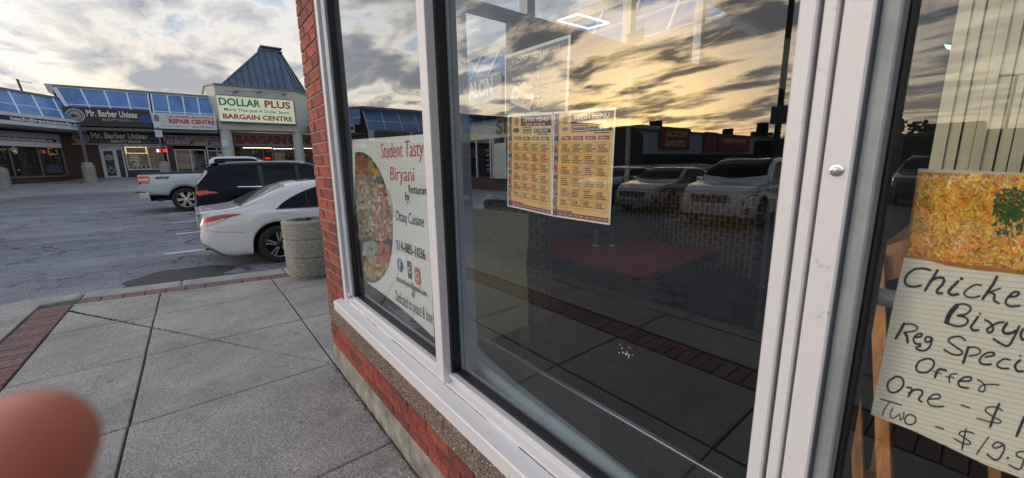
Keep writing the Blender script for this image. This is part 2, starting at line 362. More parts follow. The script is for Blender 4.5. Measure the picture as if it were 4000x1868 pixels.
# ================================================================== GROUND
def gz(x, y):
    """height of the car park: it climbs gently to the far row"""
    pts = [(-900, -.13), (8, -.13), (15, -.02), (19, .06), (28.5, .29), (45, .5), (900, .5)]
    for (a, za), (b, zb) in zip(pts, pts[1:]):
        if a <= y <= b: return za+(zb-za)*(y-a)/(b-a)
    return -.13
g = MB(); g.quad((-1500, -1500, -.35), (1500, -1500, -.35), (1500, 1500, -.35), (-1500, 1500, -.35))
struct('ground', g, M_ground)
g = MB(); xs = [-160+10*i for i in range(18)]+[12]; ys = [-60, -30, -10, 0, 4, 6, 8, 10, 12.5, 15, 17, 19, 22, 25, 28.5, 33, 40]
for i in range(len(xs)):
    for y in ys: g.v.append(Vector((xs[i], y, gz(xs[i], y))))
for i in range(len(xs)-1):
    for j in range(len(ys)-1):
        a = i*len(ys)+j; g.f.append((a, a+len(ys), a+len(ys)+1, a+1))
lot = struct('parking_lot', g, M_asph, smooth=True)
def sheet(pts, off): return [Vector((p[0], p[1], gz(*p[:2])+off)) for p in pts]
M_line = mat('road_paint_white', (.62, .62, .62), .8, col2=(.75, .75, .76), nscale=30, lo=.3, hi=.42)
M_liney = mat('road_paint_yellow', (.33, .24, .09), .8, col2=(.20, .18, .15), nscale=12)
def line(x0, y0, x1, y1, w=.1, m=M_line, seg=6):
    d = Vector((x1-x0, y1-y0, 0)); n = Vector((-d.y, d.x, 0)).normalized()*w/2; mb = MB()
    for k in range(seg):
        a = Vector((x0, y0, 0))+d*k/seg; b = Vector((x0, y0, 0))+d*(k+1)/seg
        mb.quad(*sheet([a-n, b-n, b+n, a+n], .005))
    return obj('parking_line', mb, m, lot)
for y, x0 in ((10.2, -.62), (12.85, -.5), (15.25, -.62), (17.75, -.75), (20.4, -.8), (23, -.8)): line(x0, y, 5.2, y)
for k in range(-6, 6): line(-14.2, 3.05+2.7*k, -8.6, 3.05+2.7*k)
for k in range(5): line(-10.5+k*2.7, 27.9, -10.0+k*2.7+1.6, 26.0, .09, M_liney, 2)
# dark repair patch beside the kerb, irregular outline
pp = []
for k in range(36):
    a = 2*math.pi*k/36; rr = 1+.07*math.sin(3*a+1)+.05*math.sin(7*a)+rnd.uniform(-.02, .02)
    pp.append((-.36+.68*math.cos(a)*rr+.12*math.sin(a), 8.02+.62*math.sin(a)*rr))
tag(obj('asphalt_patch', MB().poly(sheet(pp, .006)), M_patch, lot), 'dark smooth asphalt repair patch beside the kerb')

# ------------------------------------------------------------------ near pavement: bedding, slabs, pavers, kerb
def Ny(x): return 6.50-.2*x        # near edge of the brick band beside the kerb
def Fy(x): return 6.73-.2*x
def Oy(x): return 7.08-.19*x       # kerb face
pv = struct('pavement', MB().prism([(-2.3, -14, -.16), (6.2, -14, -.16), (6.2, Oy(6.2)-.03, -.16), (-1.6, Oy(-1.6)-.03, -.16), (-2.1, 7.25, -.16), (-2.3, 6.9, -.16)], (0, 0, .135)), M_joint)
def clip(poly, a, b, c):
    """keep a*x+b*y <= c"""
    out = []
    for i in range(len(poly)):
        p, q = poly[i], poly[(i+1) % len(poly)]; fp = a*p[0]+b*p[1]-c; fq = a*q[0]+b*q[1]-c
        if fp <= 0: out.append(p)
        if (fp < 0 < fq) or (fq < 0 < fp):
            t = fp/(fp-fq); out.append((p[0]+(q[0]-p[0])*t, p[1]+(q[1]-p[1])*t))
    return out
def slab(poly, name='slab', m=M_conc, z0=-.08, z1=0.0, ch=.007):
    if len(poly) < 3: return
    n = len(poly); cx = sum(p[0] for p in poly)/n; cy = sum(p[1] for p in poly)/n
    mb = MB(); dz = rnd.uniform(-.002, .002)
    low = [(x, y, z0) for x, y in poly]; mid = [(x, y, z1-ch+dz) for x, y in poly]
    top = []
    for x, y in poly:
        d = math.hypot(x-cx, y-cy); k = 1-ch*1.3/max(d, .05); top.append((cx+(x-cx)*k, cy+(y-cy)*k, z1+dz))
    mb.add(low+mid+top, [tuple(range(2*n, 3*n))]+[(i, (i+1) % n, (i+1) % n+n, i+n) for i in range(n)]+[(i+n, (i+1) % n+n, (i+1) % n+2*n, i+2*n) for i in range(n)])
    return obj(name, mb, m, pv)
G = .0045
colsx = [(-2.12, -1.60), (-1.29, -.51), (-.51, .70), (.70, 1.91), (1.91, 3.12), (3.12, 4.33), (4.33, 5.54)]
rows = [3.2+1.2*k for k in range(-10, 4)]
for i, (x0, x1) in enumerate(colsx):
    for y0 in rows:
        y1 = y0+1.2
        if x0 > .6 and y0 < 3.1: continue
        g_ = G+(.004 if (i+int(y0)) % 2 else 0)
        p = [(x0+g_, y0+g_), (x1-g_, y0+g_), (x1-g_, y1-g_), (x0+g_, y1-g_)]
        # break along the old diagonal crack
        p = clip(p, .2, 1, 6.50-.012) if x0 > -1.5 else clip(p, .2, 1, 6.86)
        if len(p) < 3: continue
        def cr_split(poly):
            # crack from (-1.27,6.42) to (.68,3.18)
            ax, ay, bx, by = -1.27, 6.42, .69, 3.19; nx, ny = (by-ay), -(bx-ax); c = nx*ax+ny*ay; l = math.hypot(nx, ny)
            return clip(poly, nx/l, ny/l, c/l-.005), clip(poly, -nx/l, -ny/l, -c/l-.005)
        if -1.4 < x0 < .65 and 3.1 < y0 < 6.5:
            for q in cr_split(p): slab(q)
        else: slab(p)
# brick band running away to the left
k = 0; y = -10.0
while y < 6.70:
    w = .098; y2 = y+w
    m = M_paver[k % 3] if rnd.random() < .8 else M_paver[rnd.randrange(3)]
    x0, x1 = -1.585, -1.305
    p = [(x0+rnd.uniform(-.006, .006), y+.004), (x1+rnd.uniform(-.006, .006), y+.004), (x1, y2-.003), (x0, y2-.003)]
    p = clip(p, .2, 1, 6.98)
    slab(p, 'paver', m, -.06, -.004, .005); k += 1; y = y2
x = -1.28
while x < 5.3:
    w = .205; x2 = x+w
    slab([(x+.005, Ny(x)+.004), (x2-.003, Ny(x2)+.004), (x2-.003, Fy(x2)-.004), (x+.005, Fy(x)-.004)], 'paver', M_paver[rnd.randrange(3)], -.06, -.003, .006); x = x2
# kerb blocks
for x0, x1 in ((-1.28, -.30), (-.30, .92), (.92, 2.1), (2.1, 3.3), (3.3, 4.5), (4.5, 5.6)):
    slab([(x0+.004, Fy(x0)+.004), (x1-.004, Fy(x1)+.004), (x1-.004, Oy(x1)), (x0+.004, Oy(x0))], 'kerb_stone', M_kerb, -.15, 0, .018)
slab([(-2.1, 6.93), (-1.7, 7.0), (-1.30, 7.02), (-1.29, Oy(-1.29)), (-1.75, 7.40), (-2.05, 7.30), (-2.28, 7.05)], 'kerb_stone', M_kerb, -.15, 0, .018)
y = -9.0
while y < 6.8:
    y2 = min(y+1.8, 6.9); slab([(-2.32, y+.004), (-2.13, y+.004), (-2.13, y2-.004), (-2.32, y2-.004)], 'kerb_stone', M_kerb, -.15, 0, .018); y = y2
# weeds and moss in the crack and grit against the wall
M_moss = mat('moss', (.075, .07, .025), .95, noise=.5, nscale=40)
mb = MB()
for k in range(520):
    t = rnd.random()**1.5*.72; a = Vector((-1.27+1.96*t, 6.42-3.23*t, 0)); a += Vector((rnd.gauss(0, .007), rnd.gauss(0, .007), 0)); s_ = rnd.uniform(.004, .011)*(1.25-t); an = rnd.uniform(0, 3.1)
    d = Vector((math.cos(an), math.sin(an), 0))*s_; mb.add([a-d, a+d, a+Vector((-d.y*.5, d.x*.5, s_*.9))], [(0, 1, 2)])
tag(obj('crack_moss', mb, M_moss), 'thin line of dry moss and weeds in the diagonal pavement crack', 'moss', kind='stuff')
mb = MB()
for k in range(900):
    y = rnd.uniform(.5, 3.2); a = Vector((.685+rnd.gauss(0, .012), y, .001)); s_ = rnd.uniform(.002, .007)
    mb.add([a+Vector((s_, 0, 0)), a+Vector((-s_*.6, s_, 0)), a+Vector((-s_*.6, -s_, 0)), a+Vector((0, 0, s_))], [(0, 1, 3), (1, 2, 3), (2, 0, 3)])
tag(obj('grit', mb, mat('grit_dark', (.05, .045, .04), .9, col2=(.3, .28, .25), nscale=90)), 'dark grit and litter gathered along the foot of the shop wall', 'grit', kind='stuff')

# concrete planter drum
pl = thing('concrete_planter', 'round weathered concrete planter drum in three rings, standing at the kerb by the white sedan', 'planter', (1.22, 6.2, 0))
prof = [(.26, 0), (.30, .0), (.305, .04), (.335, .055), (.34, .285), (.325, .30), (.325, .312), (.342, .325), (.343, .545), (.328, .56), (.328, .572), (.343, .585), (.340, .80), (.325, .825), (.27, .825), (.26, .72), (0, .72)]
obj('drum', MB().lathe(prof, 40, (1.22, 6.2, 0)), M_plant, pl, smooth=30)
mb = MB()
for k in range(60):
    a = rnd.uniform(0, 6.28); r_ = rnd.uniform(0, .24); p = Vector((1.22+r_*math.cos(a), 6.2+r_*math.sin(a), .78+rnd.uniform(0, .05))); s_ = rnd.uniform(.02, .06); q = rnd.uniform(0, 3)
    mb.add([p+Vector((s_*math.cos(q), s_*math.sin(q), 0)), p+Vector((-s_*math.sin(q), s_*math.cos(q), .01)), p-Vector((s_*math.cos(q), s_*math.sin(q), -.02)), p+Vector((s_*math.sin(q), -s_*math.cos(q), 0))], [(0, 1, 2, 3)])
tag(obj('litter', mb, mat('litter_white', (.45, .46, .48), .7, col2=(.06, .06, .07), nscale=20), pl), kind='stuff')

# ================================================================== THE SHOP WITH THE BIG WINDOW
shop = thing('corner_shop', 'brick corner shop with large white framed display window in the foreground', 'shop')
# plinth
obj('plinth', MB().box(.703, .80, .21, 3.19, -.1, .182), M_plinth, shop, bevel=.004)
obj('plinth', MB().box(.703, .80, -6, -.95, -.1, .182), M_plinth, shop)
obj('plinth', MB().box(.8, 7.0, 3.08, 3.19, -.1, .182), M_plinth, shop)
# mortar core behind the bricks
obj('mortar_bed', MB().box(.711, .80, .212, 3.181, .182, .376), M_mortar, shop)
obj('mortar_bed', MB().box(.711, .754, 2.755, 3.175, .572, 3.9), M_mortar, shop)
bl = .205; bh = .0645
bms = [brick_mesh(.097, bl-.009, bh-.009, .0035, M_brick[i % 4], i) for i in range(4)]
for c in range(3):
    y = 3.186-(bl/2 if c % 2 else 0); z = .182+bh*c+bh/2
    if c % 2: inst(bms[1], 'brick', (.7515, 3.186-.047, z), (1, .46, 1), shop)
    i = 0
    while y-bl > .2:
        inst(bms[rnd.randrange(4)], 'brick', (.7525+rnd.uniform(-.001, .001), y-bl/2, z), (1, 1, 1), shop, M_brick[rnd.randrange(4)]); y -= bl; i += 1
    if y-.21 > .03: inst(bms[0], 'brick', (.7525, (y+.21)/2, z), (1, (y-.214)/bl, 1), shop)
# column of bricks: each course one stretcher and one half, alternating
ch = .0765
cms = [brick_mesh(.052, .205, ch-.010, .0035, M_brick[i % 4], 10+i) for i in range(4)]
for c in range(43):
    z = .575+ch*c+ch/2
    lens = (.28, .145) if c % 2 else (.145, .28)
    y = 3.18
    for l_ in lens:
        inst(cms[rnd.randrange(4)], 'brick', (.731+rnd.uniform(-.0012, .0012), y-l_/2, z), (1, (l_-.009)/.205, 1), shop, M_brick[rnd.randrange(4)]); y -= l_
# band of rough stone panels
def rough_panel(y0, y1, z0, z1, x):
    mb = MB(); ny = max(2, int((y1-y0)/.012)); nz = 14
    for j in range(nz+1):
        for i in range(ny+1):
            e = min(i, ny-i, j, nz-j); d = (rnd.uniform(0, .008) if e > 0 else 0)
            mb.v.append(Vector((x-d+(.004 if e == 0 else 0), y0+(y1-y0)*i/ny, z0+(z1-z0)*j/nz)))
    for j in range(nz):
        for i in range(ny): a = j*(ny+1)+i; mb.f.append((a, a+1, a+ny+2, a+ny+1))
    n = len(mb.v); mb.box(x+.004, x+.08, y0, y1, z0, z1)
    return obj('stone_panel', mb, M_stone, shop, recalc=False)
y = 3.19
for l_ in (.13, .49, .6, .6, .6, .56):
    rough_panel(y-l_+.003, y-.003, .378, .569, .706); y -= l_
obj('mortar_bed', MB().box(.712, .79, .215, 3.186, .377, .570), mat('dark_joint', (.06, .05, .045), .9), shop)
# sill: folded white metal
sp = [(.662, .578), (.655, .583), (.655, .640), (.660, .646), (.716, .656), (.716, .672), (.735, .676), (.735, .700), (.79, .700), (.79, .578)]
obj('window_sill', MB().prism([(x_, .212, z_) for x_, z_ in sp], (0, 2.60, 0)), M_white, shop, smooth=20)
win = obj('window_frame', MB().box(.722, .762, .212, 2.74, .700, .716), M_white, shop, bevel=.002)
# left jamb in strips
obj('jamb', MB().box(.712, .765, 2.70, 2.752, .66, 3.9), M_white, shop, bevel=.002)
obj('caulk', MB().tube([(.713, 2.752, .66+.27*k) for k in range(13)], .006, 6), M_mortar, shop, smooth=True)
obj('gasket', MB().box(.745, .772, 2.655, 2.70, .70, 3.9), M_gasket, win)
obj('jamb', MB().box(.722, .80, 2.585, 2.655, .70, 3.9), M_bluefr, win, bevel=.002)
obj('gasket', MB().box(.735, .770, 2.572, 2.585, .70, 3.9), M_gasket, win)
# mullion
obj('mullion', MB().box(.700, .762, 1.335, 1.395, .674, 3.9), M_white, win, bevel=.002)
obj('gasket', MB().box(.735, .775, 1.318, 1.335, .70, 3.9), M_gasket, win)
obj('gasket', MB().box(.735, .775, 1.395, 1.404, .70, 3.9), M_gasket, win)
obj('mullion', MB().box(.775, .850, 1.30, 1.40, .70, 3.9), M_bluefr, win, bevel=.003)
obj('gasket', MB().box(.745, .776, .212, 2.60, .716, .726), M_gasket, win)
# inner bottom frame, seen through the glass
obj('inner_rail', MB().box(.778, .80, .212, 2.58, .64, .722), M_inner, win, bevel=.002)
# panes
for y0, y1 in ((.214, 1.318), (1.404, 2.572)):
    obj('pane', MB().quad((XG, y0, .70), (XG, y1, .70), (XG, y1, 3.9), (XG, y0, 3.9)), M_glass, win)
# right post: ribbed white profile between window and door
def post(y0, y1, x0, m=M_white, x1=.79): return obj('post_strip', MB().box(x0, x1, y0, y1, 0, 3.9), m, shop, bevel=.0025)
post(.190, .212, .694); post(.1835, .190, .722, M_grooves); post(.1665, .1835, .695); post(.1605, .1665, .722, M_grooves); post(.1285, .1605, .690); post(.1262, .1285, .700, M_grooves)
post(.105, .1262, .706, M_inner)
post(.099, .105, .745, M_gasket)
mb = MB(); c0 = Vector((.690, .1440, 1.552))
for r_, d_ in ((.0078, 0.0), (.0078, .0015), (.0056, .0018), (.0056, .0055), (.0040, .0066), (0.0001, .0068)):
    for k in range(18): a = 2*math.pi*k/18; mb.v.append(c0+Vector((-d_, r_*math.cos(a), r_*math.sin(a))))
for i in range(5):
    for k in range(18): mb.f.append((i*18+k, i*18+(k+1) % 18, (i+1)*18+(k+1) % 18, (i+1)*18+k))
obj('bolt', mb, M_chrome, shop, smooth=30)
# glazed door
door = obj('door', MB().box(.76, .79, -.86, -.80, 0, 3.0).box(.76, .79, -.80, .098, 0, .25), M_alu, shop)
obj('pane', MB().quad((XG, -.80, .25), (XG, .099, .25), (XG, .099, 3.9), (XG, -.80, 3.9)), M_doorglass, door)
obj('gasket', MB().box(.768, .776, .092, .099, .25, 3.9), M_gasket, door)
obj('push_bar', MB().tube([(.85, .16, 1.345), (.85, -.75, 1.345)], .0145, 16), mat('bar_satin', (.80, .84, .88), .3, .1), door, smooth=True)
post(-.90, -.86, .70)
# rest of the building shell (side walls, roof, walls out of view)
M_wallint = mat('interior_wall', (.10, .105, .10), .8, noise=.1)
M_grey_panel = mat('grey_sign_board', (.045, .048, .052), .6)
obj('wall', MB().box(.705, .80, -6, -.90, .18, 3.9), M_brick[0], shop)
obj('parapet', MB().box(.69, .80, -6, 3.19, 3.9, 5.2).box(.8, 9.5, -6, 3.19, 3.95, 4.1).box(.8, 9.5, 3.05, 3.19, 3.9, 5.2), mat('parapet_beige', (.45, .43, .40), .7), shop)
obj('wall', MB().box(9.4, 9.5, -6, 3.08, 0, 3.95).box(.8, 9.4, -6.1, -6, 0, 3.95), M_wallint, shop)
M_floor = mat('dark_floor', (.022, .023, .022), .5, noise=.35, nscale=6)
struct('floor', MB().box(.80, 9.4, -6, 3.08, -.05, .0), M_floor)
obj('ceiling', MB().box(.80, 9.4, -6, 3.08, 3.88, 3.94), mat('ceiling_dark', (.06, .06, .06), .8), shop)
# north wall with its own windows (seen through the front glass)
nw = thing('north_window_wall', 'grey side wall with glazed opening and transom windows seen through the shop glass', 'window wall')
def nwb(name, x0, x1, z0, z1, m, y0=3.05, y1=3.15): return obj(name, MB().box(x0, x1, y0, y1, z0, z1), m, nw, bevel=.003)
M_nw = mat('wall_grey_light', (.22, .23, .24), .7, noise=.06)
nwb('wall', .80, 7.0, 0, .90, M_wallint); nwb('wall', .86, 1.88, .9, 2.86, M_nw); nwb('wall', 2.49, 9.4, .9, 2.86, M_grey_panel, 3.04, 3.14)
nwb('header', .80, 9.4, 2.862, 2.94, mat('header_grey', (.08, .085, .09), .6), 3.03, 3.15)
for x_ in (.83, 2.66, 4.29, 6.0): nwb('post', x_, x_+.10, 2.942, 3.88, M_white, 3.02, 3.14)
nwb('post', 4.29, 4.33, .9, 2.86, M_white, 2.98, 3.03)
for x0, x1 in ((.93, 2.66), (2.76, 4.29), (4.39, 6.0), (6.1, 9.4)): obj('pane', MB().quad((x0, 3.1, 2.94), (x1, 3.1, 2.94), (x1, 3.1, 3.88), (x0, 3.1, 3.88)), M_farglass, nw)
obj('pane', MB().quad((1.88, 3.1, .9), (2.49, 3.1, .9), (2.49, 3.1, 2.86), (1.88, 3.1, 2.86)), M_farglass, nw)

# ================================================================== FAR ROW OF SHOPS
M_glaze = mat('skylight_glazing', (.07, .20, .50), .25, .0, noise=.25, nscale=1.2, spec=.7)
M_glazefr = mat('skylight_frame', (.58, .68, .84), .5)
M_flash = mat('roof_flashing', (.17, .18, .19), .6, noise=.1)
M_brown = mat('brown_brick_far', (.085, .05, .04), .85, noise=.2, nscale=10)
M_stucco = mat('stucco_cream', (.50, .50, .48), .85, noise=.07, nscale=3, bump=.2)
M_bluestucco = mat('stucco_side', (.50, .52, .54), .85, noise=.05, nscale=3)
M_winframe = mat('shop_frame_white', (.55, .58, .62), .5)
M_alufr = mat('shop_frame_alu', (.13, .13, .13), .6)
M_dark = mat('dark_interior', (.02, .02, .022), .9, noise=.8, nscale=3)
M_signw = mat('sign_white', (.62, .66, .70), .5)
M_signb = mat('sign_black', (.018, .018, .020), .4)
M_txtw = mat('letters_white', (.75, .75, .75), .5)
M_red = mat('letters_red', (.42, .02, .03), .5)
M_dred = mat('letters_dark_red', (.20, .015, .02), .5)
M_green = mat('letters_green', (.01, .22, .15), .5)
M_blue = mat('letters_blue', (.02, .06, .25), .5)
M_navy = mat('sign_navy', (.012, .022, .07), .5)
M_gray = mat('sign_grey', (.33, .34, .37), .6)
M_postg = mat('post_grey', (.10, .115, .14), .6)
# raised walk in front of the row
def fz(y): return .42+(y-28.5)*(1.08-.42)/5.5
def far_walk():
    P = [(-8.2, 26.2), (-60, 26.2)]
    mb = MB()
    mb.add([(-5.5, 28.5, .42), (9.0, 28.5, .42), (9.0, 34.5, fz(34.5)), (-5.5, 34.5, fz(34.5)), (-8.4, 24.6, .34), (-60, 24.6, .34), (-60, 29.5, 1.0), (-8.0, 29.5, 1.0)],
           [(0, 1, 2, 3), (4, 0, 3, 7), (5, 4, 7, 6)])
    mb.add([(-5.5, 28.49, .42), (9, 28.49, .42), (9, 28.49, .15), (-5.5, 28.49, .15), (-8.4, 24.59, .34), (-8.4, 24.59, .05), (-60, 24.59, .34), (-60, 24.59, .05)],
           [(0, 3, 2, 1), (4, 5, 3, 0), (6, 7, 5, 4)])
    o = struct('far_pavement', mb, mat('far_concrete', (.30, .305, .32), .85, noise=.15, nscale=1.5))
    j = MB()
    for x_ in (-1.5, 1, 3.5): j.add([(x_, 28.5, .425), (x_+.05, 28.5, .425), (x_+.05-.9, 34, fz(34)+.005), (x_-.9, 34, fz(34)+.005)], [(0, 1, 2, 3)])
    tag(obj('pavement_joint', j, M_joint, o), kind='stuff')
far_walk()
B = lambda mb, m, name, par, **k: obj(name, mb, m, par, **k)
def shopfront(par, x0, x1, zb, zt, y, mull, m_fr=M_winframe, stall=.0, m_stall=M_brown, t=.06, back=True):
    """window wall in plane y facing -y: frame, mullions, panes, dim room behind"""
    if stall: B(MB().box(x0, x1, y-.02, y+.2, zb, zb+stall), m_stall, 'stall_riser', par)
    z0 = zb+stall
    f = MB(); f.box(x0, x1, y-.05, y+.05, z0, z0+t); f.box(x0, x1, y-.05, y+.05, zt-t, zt)
    f.box(x0, x0+t, y-.05, y+.05, z0+t, zt-t); f.box(x1-t, x1, y-.05, y+.05, z0+t, zt-t)
    fr = B(f, m_fr, 'window', par)
    for mx in mull: B(MB().box(mx-t/2, mx+t/2, y-.045, y+.045, z0+t, zt-t), m_fr, 'mullion', fr)
    edges = [x0]+list(mull)+[x1]
    for a, b in zip(edges, edges[1:]): B(MB().quad((a, y, z0), (b, y, z0), (b, y, zt), (a, y, zt)), M_farglass, 'pane', fr)
    return fr
def clutter(par, x0, x1, zb, zt, y, n=40, cols=None, seed=1):
    """shelves and goods behind a far window"""
    rr = random.Random(seed); cols = cols or [(.35, .30, .12), (.1, .25, .3), (.4, .4, .38), (.3, .06, .05), (.08, .08, .09), (.1, .2, .08)]
    for k, c in enumerate(cols):
        mb = MB()
        for i in range(n//len(cols)):
            x = rr.uniform(x0, x1); w = rr.uniform(.08, .4); z = zb+rr.choice((0, .5, .95, 1.4, 1.8))*(zt-zb)/2.4+.05; h = rr.uniform(.1, .45); yy = y+rr.uniform(.25, 1.2)
            if z+h > zt: continue
            mb.box(x-w/2, x+w/2, yy, yy+.25, z, z+h)
        if mb.v: tag(B(mb, mat('goods_%d_%02d' % (seed, k), c, .6), 'goods', par), kind='stuff')

def glazing(par, x0, x1, yt, zt, yb, zb, nx, split=.58, x0b=None, m_gap=None):
    """sloping skylight: panes as pieces, white bars between them"""
    x0b = x0 if x0b is None else x0b
    def P(u, v, off=0): # u 0..1 across, v 0..1 top to bottom
        xt = x0+(x1-x0)*u; xb = x0b+(x1-x0b)*u
        n = Vector((0, -(zt-zb), -(yb-yt)*1.0)); n = Vector((0, -(zt-zb), (yt-yb))).normalized()
        return Vector((xt+(xb-xt)*v, yt+(yb-yt)*v, zt+(zb-zt)*v))+n*off
    for i in range(nx):
        for v0, v1 in ((0, split), (split, 1)):
            B(MB().quad(P(i/nx+.008, v1-.01), P((i+1)/nx-.008, v1-.01), P((i+1)/nx-.008, v0+.01), P(i/nx+.008, v0+.01)), M_glaze, 'pane', par)
    bars = []
    for i in range(nx+1): B(MB().bar(P(i/nx, 0, .02), P(i/nx, 1, .02), .075, .06, (0, -1, 1)), M_glazefr, 'glazing_bar', par)
    B(MB().bar(P(0, split, .02), P(1, split, .02), .055, .05, (0, -1, 1)), M_glazefr, 'glazing_bar', par)
    B(MB().bar(P(0, 0, .02), P(1, 0, .02), .07, .06, (0, -1, 1)), M_glazefr, 'glazing_bar', par)
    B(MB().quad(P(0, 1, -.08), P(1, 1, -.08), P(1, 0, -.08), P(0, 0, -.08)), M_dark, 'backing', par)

# ---- barber and phone-repair block (x -5.3 .. 1.9)
row = thing('barber_block', 'low shop block with blue sloping skylight canopy over the barber and phone repair shops', 'building', (-1.7, 34, 1.05))
B(MB().box(-5.3, -2.95, 34, 40, 0, 4.2).box(-2.95, 9.5, 34.9, 40, 4.0, 4.2).box(-.95, -.68, 34, 35, 0, 4.0).box(1.55, 1.9, 34, 35, 0, 4.2).box(-5.3, 9.5, 37, 37.2, 0, 4.2), M_brown, 'wall', row)
B(MB().box(-5.35, 1.95, 33.9, 40, 4.2, 6.10), M_flash, 'roof_box', row)
B(MB().box(-5.5, 1.95, 33.35, 33.95, 6.06, 6.20), M_flash, 'roof_edge', row)
B(MB().prism([(-5.55, 33.3, 6.20), (-5.25, 33.3, 6.20), (-5.25, 33.3, 5.6), (-5.45, 33.3, 5.75)], (0, .7, 0)), M_stucco, 'end_cap', row)
glazing(row, -5.15, -1.40, 33.40, 6.05, 32.7, 4.25, 4, .52, x0b=-4.55)
glazing(row, -1.25, 1.70, 33.40, 6.05, 32.7, 4.25, 4, .60)
B(MB().bar((-5.25, 33.4, 6.05), (-4.6, 32.7, 4.3), .10, .08, (0, -1, 1)), M_glazefr, 'hip_bar', row)
B(MB().box(-4.7, 1.75, 32.7, 33.95, 3.78, 3.92), M_flash, 'soffit', row)
def board(name, label, cat, x0, x1, z0, z1, y, m, t=.12, par=None, u=None):
    o = thing(name, label, cat, ((x0+x1)/2, y, z0))
    B(MB().box(x0, x1, y, y+t, z0, z1), m, 'board', o); return o
def disc(par, c, r, m, u=(1, 0, 0), v=(0, 0, 1), off=.006, r2=0, n=28, name='emblem'):
    u, v = Vector(u), Vector(v); nn = u.cross(v); c = Vector(c)+nn*off; mb = MB()
    if r2:
        for k in range(n):
            a, b = 2*math.pi*k/n, 2*math.pi*(k+1)/n
            mb.quad(c+(u*math.cos(a)+v*math.sin(a))*r2, c+(u*math.cos(a)+v*math.sin(a))*r, c+(u*math.cos(b)+v*math.sin(b))*r, c+(u*math.cos(b)+v*math.sin(b))*r2)
    else: mb.poly([c+(u*math.cos(2*math.pi*k/n)+v*math.sin(2*math.pi*k/n))*r for k in range(n)])
    return obj(name, mb, m, par, recalc=False)
def crest(par, c, r):
    disc(par, c, r, M_txtw, off=.005, r2=r*.93); disc(par, c, r*.86, M_gray, off=.005, r2=r*.70)
    disc(par, c, r*.62, M_gray, off=.005); disc(par, (c[0]-r*.2, c[1], c[2]-.02), r*.27, M_signb, off=.012); disc(par, (c[0]+r*.18, c[1], c[2]-r*.1), r*.25, mat('crest_face', (.28, .15, .12), .6), off=.010)
    for k in range(8):
        a = k*math.pi/4+.3; disc(par, (c[0]+r*.78*math.cos(a), c[1], c[2]+r*.78*math.sin(a)), r*.06, M_signb, off=.012, n=8)
bs = board('barber_sign', 'black upper sign reading Mr. Barber Unisex with a round crest, mounted on the skylight edge', 'sign', -4.95, -1.42, 3.98, 4.98, 32.55, M_signb)
crest(bs, (-4.52, 32.55, 4.52), .36)
lettering('Mr. Barber Unisex', (-4.08, 32.55, 4.86), 2.1, .36, M_txtw, bs, bold=.02); lettering('BEAUTY SALON', (-3.5, 32.55, 4.42), 1.15, .14, M_gray, bs, bold=.015); lettering('(416) 748-4757', (-2.3, 32.55, 4.36), .5, .05, M_gray, bs)
disc(bs, (-1.68, 32.55, 4.46), .215, M_blue); disc(bs, (-1.68, 32.55, 4.46), .225, mat('ring_blue', (.05, .13, .42), .5), r2=.2, off=.008)
bs = board('barber_sign', 'black lower sign reading Mr. Barber Unisex above the barber door, half behind a grey post', 'sign', -5.1, -1.18, 3.06, 3.76, 33.86, M_signb, .1)
B(MB().box(-5.13, -1.15, 33.84, 33.95, 3.02, 3.06), M_winframe, 'trim', bs)
crest(bs, (-4.68, 33.86, 3.42), .33)
lettering('Mr. Barber Unisex', (-4.25, 33.86, 3.72), 2.5, .34, M_txtw, bs, bold=.025); lettering('BEAUTY SALON', (-3.45, 33.86, 3.30), 1.3, .16, M_txtw, bs, bold=.02); lettering('416-748-4757', (-2.05, 33.86, 3.24), .5, .07, M_gray, bs, bold=.01)
disc(bs, (-1.62, 33.86, 3.41), .25, M_blue, r2=.225); disc(bs, (-1.62, 33.86, 3.41), .21, M_navy, off=.005); lettering('LOVE', (-1.77, 33.86, 3.49), .3, .12, M_gray, bs, off=.012)
# barber door and windows
zb = 1.08
dr = B(MB().box(-4.05, -3.98, 33.93, 34.05, zb, 2.98).box(-3.10, -3.03, 33.93, 34.05, zb, 2.98).box(-3.98, -3.10, 33.93, 34.05, 2.74, 2.80).box(-3.98, -3.10, 33.93, 34.05, 2.93, 2.98).box(-3.42, -3.34, 33.93, 34.05, zb, 2.74), M_winframe, 'door', row)
B(MB().box(-3.98, -3.90, 33.90, 33.97, zb, 2.74).box(-3.50, -3.42, 33.90, 33.97, zb, 2.74).box(-3.9, -3.5, 33.90, 33.97, zb, zb+.1).box(-3.9, -3.5, 33.90, 33.97, 2.66, 2.74), M_winframe, 'door_leaf', dr)
B(MB().quad((-3.90, 33.94, zb+.1), (-3.5, 33.94, zb+.1), (-3.5, 33.94, 2.66), (-3.90, 33.94, 2.66)), M_signb, 'door_film', dr)
B(MB().quad((-3.34, 33.98, zb), (-3.1, 33.98, zb), (-3.1, 33.98, 2.74), (-3.34, 33.98, 2.74)), M_signb, 'pane', dr)
B(MB().quad((-3.98, 33.99, 2.8), (-3.1, 33.99, 2.8), (-3.1, 33.99, 2.93), (-3.98, 33.99, 2.93)), M_gray, 'transom', dr)
lettering('2579-5', (-3.62, 33.98, 2.92), .42, .1, M_txtw, dr)
disc(dr, (-3.70, 33.93, 2.27), .185, M_gray, r2=.16); disc(dr, (-3.70, 33.93, 2.27), .145, M_gray, r2=.12, off=.006); disc(dr, (-3.70, 33.93, 2.27), .11, M_gray, off=.006); disc(dr, (-3.73, 33.93, 2.26), .045, M_signb, off=.012)
mb = MB()
